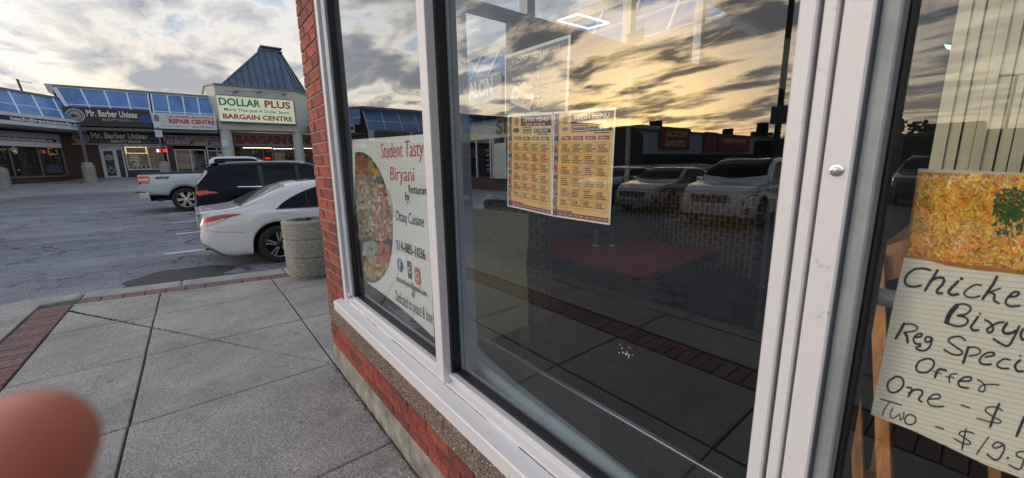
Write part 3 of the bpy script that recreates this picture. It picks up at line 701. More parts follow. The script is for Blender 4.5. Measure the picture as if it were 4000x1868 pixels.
for sx in (-1, 1):
    mb.bar((-3.70+sx*.02, 33.925, 1.72), (-3.70+sx*.15, 33.925, 1.36), .012, .03); mb.bar((-3.70-sx*.17, 33.925, 1.63), (-3.70-sx*.01, 33.925, 1.32), .012, .035)
    mb.lathe([(.03, -.004), (.042, -.004), (.042, .004), (.03, .004)], 12, (-3.70+sx*.09, 33.925, 1.76), 'y'); mb.bar((-3.70+sx*.07, 33.925, 1.73), (-3.70-sx*.03, 33.925, 1.56), .01, .015)
B(mb, M_gray, 'scissors_emblem', dr)
B(MB().box(-3.45, -3.42, 33.84, 33.88, 1.75, 2.05), M_alu, 'handle', dr)
w = shopfront(row, -2.98, -.98, zb, 2.98, 33.97, (-1.93,), M_winframe, .42, M_brown)
clutter(row, -2.9, -1, zb+.42, 2.9, 34.1, 30, [(.12, .1, .1), (.2, .2, .22), (.3, .07, .05), (.05, .06, .1)], 3)
mb = MB()
for k, (x_, w_) in enumerate(((-2.58, .34), (-2.6, .5), (-2.6, .5), (-2.6, .5), (-2.5, .16), (-2.52, .30), (-2.52, .38), (-2.6, .56), (-2.58, .40))): mb.box(x_-w_/2, x_+w_/2, 33.955, 33.96, 2.34-.095*k, 2.38-.095*k)
mb.box(-2.32, -1.98, 33.955, 33.96, 1.62, 1.74)
B(mb, M_txtw, 'window_print', w)
mb = MB()
for k in range(9): mb.box(-2.9+.2*k+(0.12 if k > 4 else 0), -2.76+.2*k+(0.12 if k > 4 else 0), 33.955, 33.96, 1.56+.01*(k % 2), 1.80-.02*(k % 3))
B(mb, mat('photo_strip', (.12, .13, .16), .5, col2=(.42, .43, .46), nscale=30, lo=.45, hi=.55), 'photo_strip', w)
M_bulb = mat('bulb_light', (1, .7, .3), .5, emit=(1, .62, .25), estr=2.2)
mb = MB()
for k in range(13):
    for z_ in (2.52, 2.88): mb.box(-2.92+.077*k, -2.885+.077*k, 33.9, 33.93, z_-.012, z_+.014)
for k in range(1, 5):
    for x_ in (-2.92, -2.0): mb.box(x_, x_+.035, 33.9, 33.93, 2.52+.072*k-.012, 2.52+.072*k+.014)
ls = tag(obj('light_string', mb, M_bulb), 'string of warm bulbs framing a dark board in the barber window', 'string lights')
neon = thing('neon_sign', 'glowing red open sign with white end in the barber window', 'neon sign', (-1.3, 33.9, 2.6))
B(MB().box(-1.38, -.98, 33.88, 33.92, 2.60, 2.78), mat('neon_red', (1, .02, .01), .5, emit=(1, .015, .01), estr=1.6), 'tube', neon, bevel=.02)
B(MB().box(-1.50, -1.38, 33.88, 33.92, 2.59, 2.77), mat('neon_white', (1, .8, .8), .5, emit=(1, .75, .78), estr=.9), 'tube', neon)
nt_ = tag(obj('wall_notice', MB().box(-5.98+.35, -5.45+.05, 33.60, 33.62, 2.24, 2.52), M_signw), 'small white notice on the brown wall left of the barber', 'notice')

# ---- phone repair
ps = board('phone_repair_sign', 'white fascia sign reading Cell Phones Unlocking and Repair Centre with phone pictures', 'sign', -1.36, 1.72, 3.95, 4.86, 32.5, M_signw)
lettering('CELL PHONES UNLOCKING &', (-.68, 32.5, 4.76), 2.3, .16, M_red, ps, bold=.02); lettering('REPAIR CENTRE', (-.62, 32.5, 4.55), 2.26, .27, M_red, ps, bold=.045)
lettering('www.itechsolutions1.com', (-1.0, 32.5, 4.16), 1.3, .08, M_blue, ps); lettering('416-792-7312', (.45, 32.5, 4.17), 1.1, .12, M_blue, ps, bold=.02)
mb = MB()
for i in range(4):
    for j in range(5): mb.quad((-1.28+.06*i, 32.49, 4.38+.07*j), (-1.235+.06*i, 32.49, 4.38+.07*j), (-1.235+.06*i, 32.49, 4.435+.07*j), (-1.28+.06*i, 32.49, 4.435+.07*j))
B(mb, M_navy, 'phone_picture', ps); B(MB().box(-.98, -.76, 32.485, 32.495, 4.34, 4.76), mat('phone_pale', (.5, .6, .68), .4), 'phone_picture', ps); B(MB().box(-.955, -.785, 32.478, 32.484, 4.38, 4.72), M_signw, 'screen', ps)
ps = board('repair_shop_sign', 'grey lower sign reading Cellphone and Computer Repair Centre above the gated window', 'sign', -1.08, 1.98, 3.02, 3.66, 33.86, M_gray, .1)
B(MB().poly([(-1.05, 33.85, 3.06), (.25, 33.85, 3.06), (.5, 33.85, 3.28), (-1.05, 33.85, 3.28)]), M_dred, 'red_band', ps, recalc=False)
lettering('416-792-7312', (-.95, 33.845, 3.25), 1.15, .15, M_txtw, ps, off=.01, bold=.02); lettering('iTech', (-.98, 33.86, 3.60), .5, .17, M_blue, ps, bold=.03); lettering('SOLUTIONS', (-1.02, 33.86, 3.42), .62, .1, M_red, ps, bold=.02)
lettering('CELLPHONE & COMPUTER', (.05, 33.86, 3.60), 1.9, .13, M_dred, ps, bold=.03); lettering('REPAIR CENTRE', (.30, 33.86, 3.43), 1.6, .15, M_dred, ps, bold=.035)
B(MB().box(-.38, .0, 33.84, 33.85, 3.36, 3.6), mat('picture_blue', (.06, .16, .35), .5), 'picture', ps)
mb = MB()
for c0 in (.55, 1.4): mb.bar((c0-.22, 33.85, 3.08), (c0, 33.85, 3.28), .01, .02); mb.bar((c0+.22, 33.85, 3.08), (c0, 33.85, 3.28), .01, .02)
tag(B(mb, M_dred, 'line_art', ps), kind='stuff'); disc(ps, (1.25, 33.86, 3.16), .09, M_signb)
w = shopfront(row, -.66, .95, 1.05, 2.78, 33.97, (.15,), M_winframe, .1, M_winframe)
clutter(row, -.6, .9, 1.3, 2.5, 34.1, 40, [(.25, .3, .33), (.1, .14, .2), (.32, .30, .26), (.05, .2, .1), (.3, .05, .07), (.05, .15, .4)], 5)
mb = MB()  # folding lattice gate behind the glass
for a0, a1 in ((-.60, .12), (.20, .90)):
    n = 8; st = (a1-a0)/n
    for k in range(-6, n):
        for sgn in (1, -1):
            x0_, z0_ = (a0+st*k, 1.22) if sgn > 0 else (a0+st*(k+6), 1.22)
            p0 = Vector((x0_, 34.06, 1.22)); dx = sgn*st*6; dz = 1.25
            t0 = max(0, (a0-p0.x)/dx if sgn > 0 else (a1-p0.x)/dx); t1 = min(1, (a1-p0.x)/dx if sgn > 0 else (a0-p0.x)/dx)
            if t1 > t0+.02: mb.bar((p0.x+dx*t0, 34.06, 1.22+dz*t0), (p0.x+dx*t1, 34.06, 1.22+dz*t1), .012, .016)
    for k in range(n+1): mb.bar((a0+st*k, 34.075, 1.22), (a0+st*k, 34.075, 2.47), .008, .012)
gt = tag(obj('security_gate', mb, mat('gate_metal', (.42, .43, .40), .5, .3)), 'folding lattice security gate across the phone repair shop window', 'security gate')
dr = B(MB().box(1.02, 1.09, 33.93, 34.05, 1.05, 2.98).box(1.55, 1.62, 33.93, 34.05, 1.05, 2.98).box(1.84, 1.90, 33.93, 34.05, 1.05, 2.98).box(1.09, 1.84, 33.93, 34.05, 2.66, 2.73).box(1.09, 1.84, 33.93, 34.05, 2.92, 2.98).box(1.09, 1.55, 33.93, 34.05, 1.05, 1.2), M_winframe, 'door', row)
mb = MB()
for k in range(9): mb.box(1.14+.045*k, 1.148+.045*k, 34.02, 34.03, 1.2, 2.62)
for k in range(7): mb.box(1.1, 1.54, 34.02, 34.03, 1.3+.2*k, 1.31+.2*k)
B(mb, M_gray, 'grille', dr)
for a in ((1.22, 1.38, 1.62, 2.28), (1.42, 1.55, 1.7, 2.2), (1.64, 1.84, 2.25, 2.5)): B(MB().box(a[0], a[1], 33.94, 33.95, a[2], a[3]), M_signw, 'paper_notice', dr)

# ---- posts with concrete feet in front of the row
def row_post(x, y, label, sign=False, r=.062, foot=True):
    t = thing('canopy_post', label, 'post', (x, y, fz(y)), group='canopy posts before the far shops'); z = fz(y)
    B(MB().box(x-r, x+r, y-r, y+r, z+.95, 4.0), M_postg, 'post', t, bevel=.008)
    if foot: B(MB().lathe([(0, -.05), (.36, -.05), (.36, .04), (.27, .05), (.275, .48), (.262, .49), (.262, .51), (.275, .52), (.27, .93), (.20, 1.0), (.23, 1.01), (.22, 1.08), (.10, 1.12), (0, 1.12)], 20, (x, y, z)), M_kerb, 'concrete_foot', t, smooth=30)
    if sign:
        B(MB().box(x-.16, x+.16, y-.09, y-.075, 3.42, 3.82), M_signw, 'sign_plate', t); disc(t, (x, y-.09, 3.65), .09, M_blue, r2=.07)
row_post(-4.42, 32.2, 'grey canopy post on a round concrete foot in front of the barber shop sign')
row_post(-1.18, 32.2, 'grey canopy post with a small white sign plate between barber and phone shop', True)
t = thing('canopy_post', 'concrete foot of the canopy post at the far left edge of the photo', 'post', (-7.1, 30.2, .75), group='canopy posts before the far shops')
B(MB().lathe([(0, -.05), (.36, -.05), (.36, .04), (.27, .05), (.275, .48), (.262, .49), (.262, .51), (.275, .52), (.27, .93), (.20, 1.0), (0, 1.1)], 20, (-7.1, 30.2, .72)), M_kerb, 'concrete_foot', t, smooth=30)
B(MB().box(-7.16, -7.04, 30.14, 30.26, 1.6, 3.7), M_postg, 'post', t)

# ---- corner tower of the dollar store
tw = thing('corner_tower', 'white stucco corner tower with dark blue metal pyramid roof over the dollar store', 'tower', (4.3, 33, 1.05))
z0, z1 = 4.02, 6.78
fp = [(1.45, 33.6), (1.88, 32.5), (6.45, 32.5), (7.75, 34.0), (7.75, 37.2), (1.45, 37.2)]
B(MB().prism([(x, y, z0) for x, y in fp], (0, 0, z1-z0)), M_stucco, 'wall', tw)
B(MB().prism([(x, y, z1) for x, y in [(1.38, 33.55), (1.85, 32.43), (6.48, 32.43), (7.83, 33.98), (7.83, 37.3), (1.38, 37.3)]], (0, 0, .09)), M_flash, 'coping', tw)
rf = B(MB().box(2.7, 7.3, 33.6, 37, 6.85, 6.9), M_flash, 'roof', tw)
M_seam = mat('metal_roof_blue', (.075, .12, .20), .42, .2, noise=.2, nscale=2)
M_rib = mat('metal_roof_rib', (.035, .055, .085), .45, .4)
base = [Vector(p) for p in ((2.35, 32.62, 6.87), (6.40, 32.62, 6.87), (7.72, 34.1, 6.87), (7.72, 37.1, 6.87), (2.35, 37.1, 6.87))]
top = [Vector(p) for p in ((5.02, 34.2, 9.70), (6.02, 34.2, 9.70), (6.30, 34.5, 9.70), (6.30, 35.6, 9.70), (5.02, 35.6, 9.70))]
for i in range(5):
    a, b, c, d = base[i], base[(i+1) % 5], top[(i+1) % 5], top[i]
    n = max(2, round((b-a).length/.42)); nrm = (b-a).cross(d-a).normalized()
    # seams run straight up the slope: clip each against the hips
    ax = (b-a).normalized(); up = (d-a)-ax*(d-a).dot(ax); H_ = up.length; up.normalize(); W_ = (b-a).length; ld = (d-a).dot(ax); rd_ = (c-a).dot(ax)
    def hmax(s): # height reachable at distance s along the eave
        h = H_
        if ld > 1e-4: h = min(h, H_*s/ld)
        if rd_ < W_-1e-4: h = min(h, H_*(W_-s)/(W_-rd_))
        return max(0, h)
    for k in range(n):
        s0, s1 = W_*k/n, W_*(k+1)/n; brk = [s0, s1]+[s for s in (ld, rd_) if s0 < s < s1]; brk.sort()
        pts = [a+ax*s0, a+ax*s1]+[a+ax*s+up*hmax(s) for s in brk[::-1]]
        cl_ = []
        for p in pts:
            if not cl_ or (p-cl_[-1]).length > 1e-3: cl_.append(p)
        if len(cl_) >= 3: B(MB().poly(cl_), M_seam, 'roof_panel', rf, recalc=False)
        if k: B(MB().bar(a+ax*s0+nrm*.02, a+ax*s0+up*hmax(s0)+nrm*.02, .03, .06, nrm), M_rib, 'seam_rib', rf)
    B(MB().bar(a, d, .10, .08, nrm), M_seam, 'hip_cap', rf)
B(MB().box(4.98, 6.34, 34.15, 35.7, 9.68, 9.76), M_seam, 'cupola', rf); B(MB().box(5.08, 6.2, 34.3, 35.6, 9.76, 9.92), M_rib, 'cupola', rf); B(MB().box(4.98, 6.34, 34.15, 35.7, 9.92, 10.0), M_seam, 'cupola', rf)
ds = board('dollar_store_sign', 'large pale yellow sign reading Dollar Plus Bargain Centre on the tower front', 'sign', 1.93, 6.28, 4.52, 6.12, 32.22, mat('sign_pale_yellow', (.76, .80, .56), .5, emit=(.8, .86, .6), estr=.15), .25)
B(MB().box(1.90, 6.31, 32.20, 32.5, 4.47, 4.52).box(1.90, 6.31, 32.20, 32.5, 6.12, 6.16).box(6.28, 6.32, 32.20, 32.5, 4.52, 6.12), M_postg, 'sign_frame', ds)
lettering('DOLLAR', (2.0, 32.22, 5.98), 2.28, .48, M_green, ds, bold=.03); lettering('PLUS', (4.52, 32.22, 6.0), 1.55, .48, M_red, ds, bold=.03)
lettering('More Than Just A Dollar Store', (2.22, 32.22, 5.36), 3.72, .24, mat('letters_grey', (.07, .08, .07), .5), ds, bold=.01); lettering('BARGAIN CENTRE', (2.1, 32.22, 5.0), 4.0, .32, M_red, ds, bold=.03)
mb = MB().tube([(2.4, 32.3, 6.42), (3.2, 32.3, 6.5), (5.9, 32.3, 6.62)], .018, 6)
spt = thing('sign_lamps', 'three small spotlights on a thin rail above the Dollar Plus sign', 'lamps', (4.2, 32.3, 6.5)); B(mb, M_flash, 'rail', spt)
for x_, z_ in ((2.95, 6.38), (4.28, 6.5), (5.75, 6.5)): B(MB().bar((x_-.12, 32.2, z_-.06), (x_+.12, 32.1, z_+.02), .10, .09), M_postg, 'lamp_head', spt); B(MB().bar((x_+.1, 32.12, z_+.02), (x_+.25, 32.3, z_+.09), .03, .03), M_flash, 'arm', spt)
for i, x_ in enumerate((2.16, 6.42)):
    t = thing('round_column', ('white round column at the left corner of the dollar store tower', 'white round column at the right corner of the dollar store tower')[i], 'column', (x_, 32.85, 1.0), group='tower columns')
    B(MB().lathe([(.33, .9), (.33, 3.95), (.36, 3.97), (.36, 4.03)], 28, (x_, 32.85, 0)), M_stucco, 'shaft', t, smooth=True)
    if i == 0: B(MB().box(x_-.33, x_+.02, 32.44, 32.46, 2.92, 3.34), M_signw, 'sign_plate', t)
bg_ = board('bargain_centre_sign', 'grey fascia with large dark red letters Bargain Centre behind the columns', 'sign', 2.62, 8.9, 3.02, 3.92, 33.88, mat('sign_taupe', (.26, .25, .25), .6), .08)
lettering('BARGAIN', (2.75, 33.86, 3.76), 3.05, .58, M_dred, bg_, bold=.045, depth=.05); lettering('CENTRE', (5.98, 33.86, 3.76), 2.7, .58, M_dred, bg_, bold=.045, depth=.05)
w = shopfront(row, 2.95, 4.85, 1.1, 2.9, 33.97, (3.75, 4.35) if False else (3.62, 4.28), M_alufr, .3)
clutter(row, 2.9, 9, 1.3, 2.9, 34.3, 110, [(.30, .26, .08), (.12, .22, .10), (.35, .34, .28), (.28, .06, .05), (.06, .10, .16), (.30, .16, .05), (.2, .2, .2)], 8)
B(MB().box(3.0, 3.6, 34.05, 34.08, 1.45, 2.85), mat('blind_beige', (.22, .21, .15), .8), 'blind', w)
shopfront(row, 4.87, 6.25, 1.1, 2.62, 33.97, (5.5,), M_alufr); shopfront(row, 4.87, 6.25, 2.64, 2.95, 33.97, (), M_alufr); shopfront(row, 6.27, 8.6, 1.1, 2.9, 33.97, (6.9, 7.5, 8.1), M_alufr, .2)
op = thing('open_sign', 'small red lit open sign in the dollar store window', 'neon sign', (4.4, 33.8, 2.1)); B(MB().box(4.30, 4.70, 33.84, 33.86, 2.10, 2.24), M_black, 'plate', op)
lettering('OPEN', (4.34, 33.84, 2.22), .32, .10, MATS['neon_red'], op, bold=.02)
ca = thing('ceiling_lights', 'warm ceiling lights inside the dollar store', 'ceiling lights', (5.5, 35.2, 2.95)); B(MB().box(3.2, 8.6, 35.0, 35.1, 2.93, 2.96).box(3.2, 8.6, 36, 36.1, 2.93, 2.96), mat('shop_lamp', (1, .9, .7), .5, emit=(1, .85, .6), estr=5), 'lamp_tube', ca)
t = thing('side_canopy', 'blue glazed canopy edge continuing behind the brick column', 'canopy', (8.4, 33, 4.2)); glazing(t, 7.8, 9.4, 33.4, 6.0, 32.3, 4.6, 2); B(MB().box(7.3, 9.5, 32.2, 33.9, 4.2, 4.55), M_gray, 'fascia', t)

# ---- left block turned towards the car park
ldir = Vector((-.5, -.866, 0)); l0 = Vector((-5.25, 33.55, 0)); lnorm = Vector((.866, -.5, 0))
lb = thing('angled_block', 'shop block at the far left with slanted blue skylight and white fascia sign', 'building', tuple(l0))
def Q(t, z, o=0): return l0+ldir*t+lnorm*o+Vector((0, 0, z))
def lbox(t0, t1, o0, o1, za, zb_): return MB().prism([Q(t0, za, o0), Q(t1, za, o0), Q(t1, za, o1), Q(t0, za, o1)], (0, 0, zb_-za))
B(lbox(-.9, 6.2, -4, -.02, 0, 5.3), M_brown, 'wall', lb); B(lbox(-.2, 6.3, -4, .3, 5.36, 5.52), M_flash, 'roof_edge', lb)
for i in range(6):
    for v0, v1 in ((0, .55), (.55, 1)):
        f = lambda u, v: Q(u+.55*(1-v)*-1+.55, 5.36-(5.36-4.22)*v, .32+.75*v)
        t0, t1 = -.5+1.1*i, .6+1.1*i
        B(MB().poly([f(t0+.03, v0+.01), f(t1-.03, v0+.01), f(t1-.03, v1-.01), f(t0+.03, v1-.01)]), M_glaze, 'pane', lb, recalc=False)
    B(MB().bar(f(-.5+1.1*i, 0), f(-.5+1.1*i, 1), .07, .07), M_glazefr, 'glazing_bar', lb)
B(MB().bar(f(-.5, .55), f(6.1, .55), .05, .06), M_glazefr, 'glazing_bar', lb)
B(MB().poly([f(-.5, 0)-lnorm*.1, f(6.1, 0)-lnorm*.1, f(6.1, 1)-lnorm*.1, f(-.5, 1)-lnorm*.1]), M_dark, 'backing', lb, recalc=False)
ls_ = thing('fascia_sign', 'pale blue white fascia sign with navy strip reading directcanada.ca', 'sign', tuple(Q(2, 3.8, 1.1)))
B(lbox(-.1, 6.1, 1.02, 1.12, 3.72, 4.28), M_signw, 'board', ls_); B(lbox(.25, 6.1, 1.122, 1.126, 3.90, 4.12), M_navy, 'strip', ls_)
lettering('techdirectcanada.ca', Q(3.95, 4.10, 1.13), 3.6, .18, M_txtw, ls_, u=-ldir, bold=.035)
B(lbox(-.1, 6.1, 0, 1.0, 3.62, 3.72), M_flash, 'soffit', lb)
ls_ = thing('fascia_sign', 'lower pale sign with navy strip reading techdirectcanada.ca above the dark display windows', 'sign', tuple(Q(2, 2.8, .1)))
B(lbox(.45, 6.1, 0, .1, 2.78, 3.50), M_gray, 'board', ls_); B(lbox(.45, 6.1, .101, .103, 2.78, 3.02), M_signw, 'strip', ls_); B(lbox(.7, 6.1, .104, .106, 3.06, 3.22), M_navy, 'strip', ls_)
lettering('techdirectcanada.ca', Q(3.5, 3.21, .11), 2.6, .13, M_txtw, ls_, u=-ldir, bold=.035)
wn_ = B(lbox(.35, .47, 0, .06, 1.25, 2.75), M_alufr, 'window', lb)
for t_ in (1.7, 3.1, 4.5): B(lbox(t_, t_+.09, 0, .06, 1.3, 2.7), M_alufr, 'mullion', wn_)
B(lbox(.47, 6.1, 0, .06, 1.20, 1.30), M_alufr, 'mullion', wn_)
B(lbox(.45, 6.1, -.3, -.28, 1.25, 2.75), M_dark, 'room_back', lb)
mb = MB(); rr = random.Random(5)
for k in range(60):
    t_ = rr.uniform(.6, 3.9); z_ = rr.uniform(1.4, 2.65); w_ = rr.uniform(.05, .35); mb.add([Q(t_, z_, .012), Q(t_+w_, z_, .012), Q(t_+w_, z_+.03, .012), Q(t_, z_+.03, .012)], [(0, 1, 2, 3)])
B(mb, mat('window_print_grey', (.16, .17, .20), .5), 'window_print', wn_, recalc=False)
B(MB().poly([Q(.6, 1.38, .014), Q(1.5, 1.38, .014), Q(1.42, 1.85, .014), Q(.75, 1.9, .014)]), mat('print_blue', (.14, .17, .26), .5), 'window_print', wn_, recalc=False)
for a, b_ in ((.47, 1.7), (1.79, 3.1), (3.19, 4.5), (4.6, 6.1)): B(MB().poly([Q(a, 1.3, .03), Q(b_, 1.3, .03), Q(b_, 2.75, .03), Q(a, 2.75, .03)]), M_farglass, 'pane', wn_, recalc=False)

# ---- west row (seen in the window's reflection)
wr = thing('west_block', 'long low shop block with blue skylight strip, seen reflected in the left window pane', 'building', (-24, 28.4, .9))
B(MB().box(-33.5, -8.2, 28.4, 36, 0, 5.3), M_brown, 'wall', wr); B(MB().box(-33.5, -8.2, 27.9, 28.7, 5.36, 5.5), M_flash, 'roof_edge', wr)
for k in range(5): glazing(wr, -13.2-5.05*k, -8.2-5.05*k, 28.3, 5.36, 27.5, 3.95, 4, .6)
B(MB().box(-33.5, -8.2, 27.45, 27.55, 3.2, 3.92), M_signw, 'fascia', wr)
for k, (a, b_, m_) in enumerate(((-11.2, -8.6, M_signb), (-13.0, -11.4, M_blue), (-17.6, -13.4, mat('sign_cream', (.55, .5, .4), .6)), (-24, -19, M_signw), (-30, -25, M_navy))):
    B(MB().box(a, b_, 27.38, 27.44, 3.25, 3.88), m_, 'fascia_panel', wr)
bs2 = board('brown_sign', 'square brown sign on the west block, seen reflected beside the dark poster', 'sign', -22.6, -19.2, 2.9, 5.1, 27.1, mat('sign_ochre', (.24, .13, .055), .6)); lettering('Butter', (-22.2, 27.1, 4.7), 2.4, .7, M_signb, bs2, bold=.01, shear=.3); lettering('Combo', (-21.8, 27.1, 3.8), 2.0, .5, M_signb, bs2, shear=.3)
B(MB().box(-33.5, -8.2, 28.3, 28.39, 1.2, 2.9), M_cglass, 'window_band', wr)
# ---- medical centre block much further away
mc = thing('medical_centre', 'distant pale flat roofed building with red signs, reflected in the big window', 'building', (-86, 38, 0))
M_pale = mat('render_pale_blue', (.46, .53, .60), .8, noise=.05, nscale=1)
B(MB().box(-127, -54, 38.3, 60, 0, 6.7).box(-72, -56, 38, 60, 6.7, 7.3), M_pale, 'wall', mc)
B(MB().box(-127, -54, 38.0, 38.25, 0, 2.6), M_dark, 'shopfront_band', mc); B(MB().box(-127, -54, 37.9, 38.3, 6.5, 6.75), M_flash, 'roof_edge', mc)
for a in ((-66, -65, 8.6), (-96, -95, 8.4), (-117, -114.6, 10.6), (-113.5, -111, 8.3)): B(MB().box(a[0], a[1], 40, 42, 6.7, a[2]), M_dark, 'chimney', mc)
for nm, a, b_, c, d, tx in (('medical_sign', -72.2, -62, 3.5, 7.2, 'MEDICAL|CENTRE'), ('pharmacy_sign', -100, -84, 3.2, 6.4, 'SHOPPERS|')):
    sg = board(nm, 'dark red %s sign on the distant pale building' % ('medical centre' if 'MED' in tx else 'pharmacy'), 'sign', a, b_, c, d, 37.8, mat('sign_dark_red', (.22, .03, .03), .6))
    for i, s_ in enumerate(tx.split('|')):
        if s_: lettering(s_, (a+(b_-a)*.14, 37.8, d-.5-(d-c)*.45*i), (b_-a)*.72, (d-c)*.3, mat('letters_tan', (.75, .62, .38), .6), sg, bold=.03)
B(MB().box(-83.5, -78, 37.8, 38, 3.2, 6.9), mat('panel_red', (.25, .03, .03), .6), 'red_panel', mc)
gh = thing('gabled_building', 'dark gabled building between the shops and the medical centre in the reflection', 'building', (-47, 36, 0))
B(MB().prism([(-54, 36, 0), (-44, 36, 0), (-44, 36, 5.9), (-51, 36, 6.6), (-54, 36, 5.4)], (0, 14, 0)), mat('roof_dark', (.05, .055, .06), .8), 'wall', gh)
so_ = thing('south_block', 'long dark flat block closing the far side of the car park in the door reflection', 'building', (-70, -20, 0))
B(MB().box(-90, -66, -40, 8, 0, 4.2).box(-84, -70, 8, 26, 0, 4.4).box(-75, -68, 2, 6.5, 4.4, 5.3), mat('dark_wall', (.03, .032, .035), .8), 'wall', so_)
B(MB().box(-66.2, -65.9, -40, 8, 3.9, 4.25), M_flash, 'roof_edge', so_)
# ---- trees far off
M_leaf = mat('leaf_green', (.022, .038, .012), .8, col2=(.05, .08, .025), nscale=1.5); M_bark = mat('bark', (.06, .045, .035), .9)
def tree(x, y, z, h, r, label, grp, n=900, lf=.16):
    t = thing('deciduous_tree', label, 'tree', (x, y, z), group=grp); rr = random.Random(int(x*7+y))
    B(MB().tube([(x, y, z), (x+.1, y, z+h*.4), (x, y+.1, z+h*.75)], [r*.12, r*.08, r*.03], 7), M_bark, 'trunk', t)
    cen = [(rr.gauss(0, r*.45), rr.gauss(0, r*.45), h*.7+rr.gauss(0, r*.35), rr.uniform(.3, .55)*r) for _ in range(14)]
    mb = MB()
    for c in cen[:6]: mb.tube([(x, y, z+h*.45), (x+c[0], y+c[1], z+c[2])], [r*.05, r*.015], 5)
    B(mb, M_bark, 'limbs', t); mb = MB()
    for k in range(n):
        c = cen[rr.randrange(14)]; d = Vector((rr.gauss(0, 1), rr.gauss(0, 1), rr.gauss(0, .8))).normalized()*c[3]*rr.uniform(.6, 1.1); p = Vector((x+c[0], y+c[1], z+c[2]))+d
        a = Vector((rr.uniform(-1, 1), rr.uniform(-1, 1), rr.uniform(-1, 1))).normalized()*lf; b_ = a.cross(Vector((rr.uniform(-1, 1), rr.uniform(-1, 1), 1))).normalized()*lf*.7
        mb.add([p-a, p-b_, p+a, p+b_], [(0, 1, 2, 3)])
    tag(B(mb, M_leaf, 'crown', t, recalc=False), kind='stuff')
tree(1.6, 44, .5, 7.1, 1.5, 'small tree top showing over the roof left of the dollar store tower', 'far trees')
for i, (x_, y_) in enumerate(((-130, 45), (-138, 40), (-122, 62), (-95, 14), (-97, 20))): tree(x_, y_, 0, 8, 4, ('bushy dark tree on the skyline beyond the medical centre, nearest of three', 'bushy dark tree farthest left beyond the medical centre roof', 'bushy dark tree standing behind the long medical centre roof', 'bushy dark tree on the door skyline, beside the thin lamp post', 'bushy dark tree at the dark building end on the door skyline')[i], ('trees beyond the medical centre', 'trees on the door skyline')[i > 2], 900, .5)
pole = tag(obj('roof_pole', MB().tube([(-6.55, 34.6, 5.3), (-6.7, 34.6, 6.5)], .05, 6).tube([(-6.7, 34.6, 6.42), (-6.2, 34.6, 6.35)], .015, 5), M_brown), 'thin rusty pole on the roof at the far left', 'pole')

# ---- side wing facing the cars (x = 10)
wg = thing('side_wing', 'shop wing with blue skylight canopy and salon sign, seen through the side window', 'building', (10.5, 20, .8))
B(MB().box(10.6, 16, 4, 33, 0, 5.9), M_brown, 'wall', wg); B(MB().box(9.9, 10.8, 4, 32, 5.85, 6.15), M_stucco, 'roof_edge', wg)
def wgz(y0, y1, n):
    P = lambda yy, v, o=0: Vector((10.0-.75*v-o*.9, yy, 5.85-1.30*v+o*.3))
    for i in range(n):
        a, b_ = y0+(y1-y0)*i/n, y0+(y1-y0)*(i+1)/n
        for v0, v1 in ((0, .5), (.5, 1)): B(MB().quad(P(a+.03, v1-.01), P(b_-.03, v1-.01), P(b_-.03, v0+.01), P(a+.03, v0+.01)), M_glaze, 'pane', wg)
        B(MB().bar(P(a, 0, .03), P(a, 1, .03), .08, .07, (-1, 0, 1)), M_glazefr, 'glazing_bar', wg)
    B(MB().bar(P(y0, .5, .03), P(y1, .5, .03), .05, .06, (-1, 0, 1)), M_glazefr, 'glazing_bar', wg); B(MB().bar(P(y0, 1, .03), P(y1, 1, .03), .07, .07, (-1, 0, 1)), M_glazefr, 'glazing_bar', wg)
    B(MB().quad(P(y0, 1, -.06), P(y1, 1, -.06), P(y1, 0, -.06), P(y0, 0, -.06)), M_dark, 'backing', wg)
wgz(4.2, 31.8, 22)
B(MB().box(9.15, 10.6, 4, 32, 4.30, 4.5), M_flash, 'soffit', wg)
for k, (a, b_) in enumerate(((13.0, 17.4), (8, 12.8), (17.6, 22), (22.2, 27))): B(MB().box(9.0, 9.12, a, b_, 3.52, 4.55), mat('fascia_grey', (.32, .34, .36), .6) if k != 1 else M_signb, 'fascia', wg)
wsg = thing('salon_sign', 'white lettered hair salon sign on the wing, seen through the shop corner', 'sign', (9, 15, 3.5)); B(MB().box(8.80, 8.86, 11.4, 15.2, 3.78, 4.72), mat('sign_mid_grey', (.27, .29, .31), .6), 'board', wsg)
lettering('UR SALON', (8.80, 14.6, 4.60), 2.7, .62, M_txtw, wsg, u=(0, -1, 0), bold=.035)
wsg = thing('salon_sign', 'cream lower sign with dark letters on the wing, seen through the side window', 'sign', (10.4, 13, 2.7)); B(MB().box(10.4, 10.55, 9.5, 17, 2.62, 3.42), mat('sign_cream2', (.48, .48, .44), .6), 'board', wsg)
lettering('SELF', (10.4, 13.9, 3.34), 2.1, .58, M_signb, wsg, u=(0, -1, 0), bold=.04)
B(MB().box(10.5, 10.58, 8, 17, 1.0, 2.55), M_cglass, 'window_band', wg)
for y_ in (17.0, 15.5, 14.4, 14.2, 13.3, 12.2, 10.5): B(MB().box(10.42, 10.5, y_-.04, y_+.04, .9, 2.6), M_winframe, 'mullion', wg)
B(MB().box(10.44, 10.5, 13.3, 14.15, .9, 2.4), mat('door_pale', (.45, .50, .50), .5), 'door', wg)
for k in range(5): B(MB().box(10.42, 10.43, 14.42, 14.72, 1.2+.22*k, 1.31+.22*k), (M_blue, M_red)[k % 2], 'stripe', wg)
struct('wing_pavement', MB().box(6.22, 10.6, 3.2, 28, -.15, .35), MATS['far_concrete'])

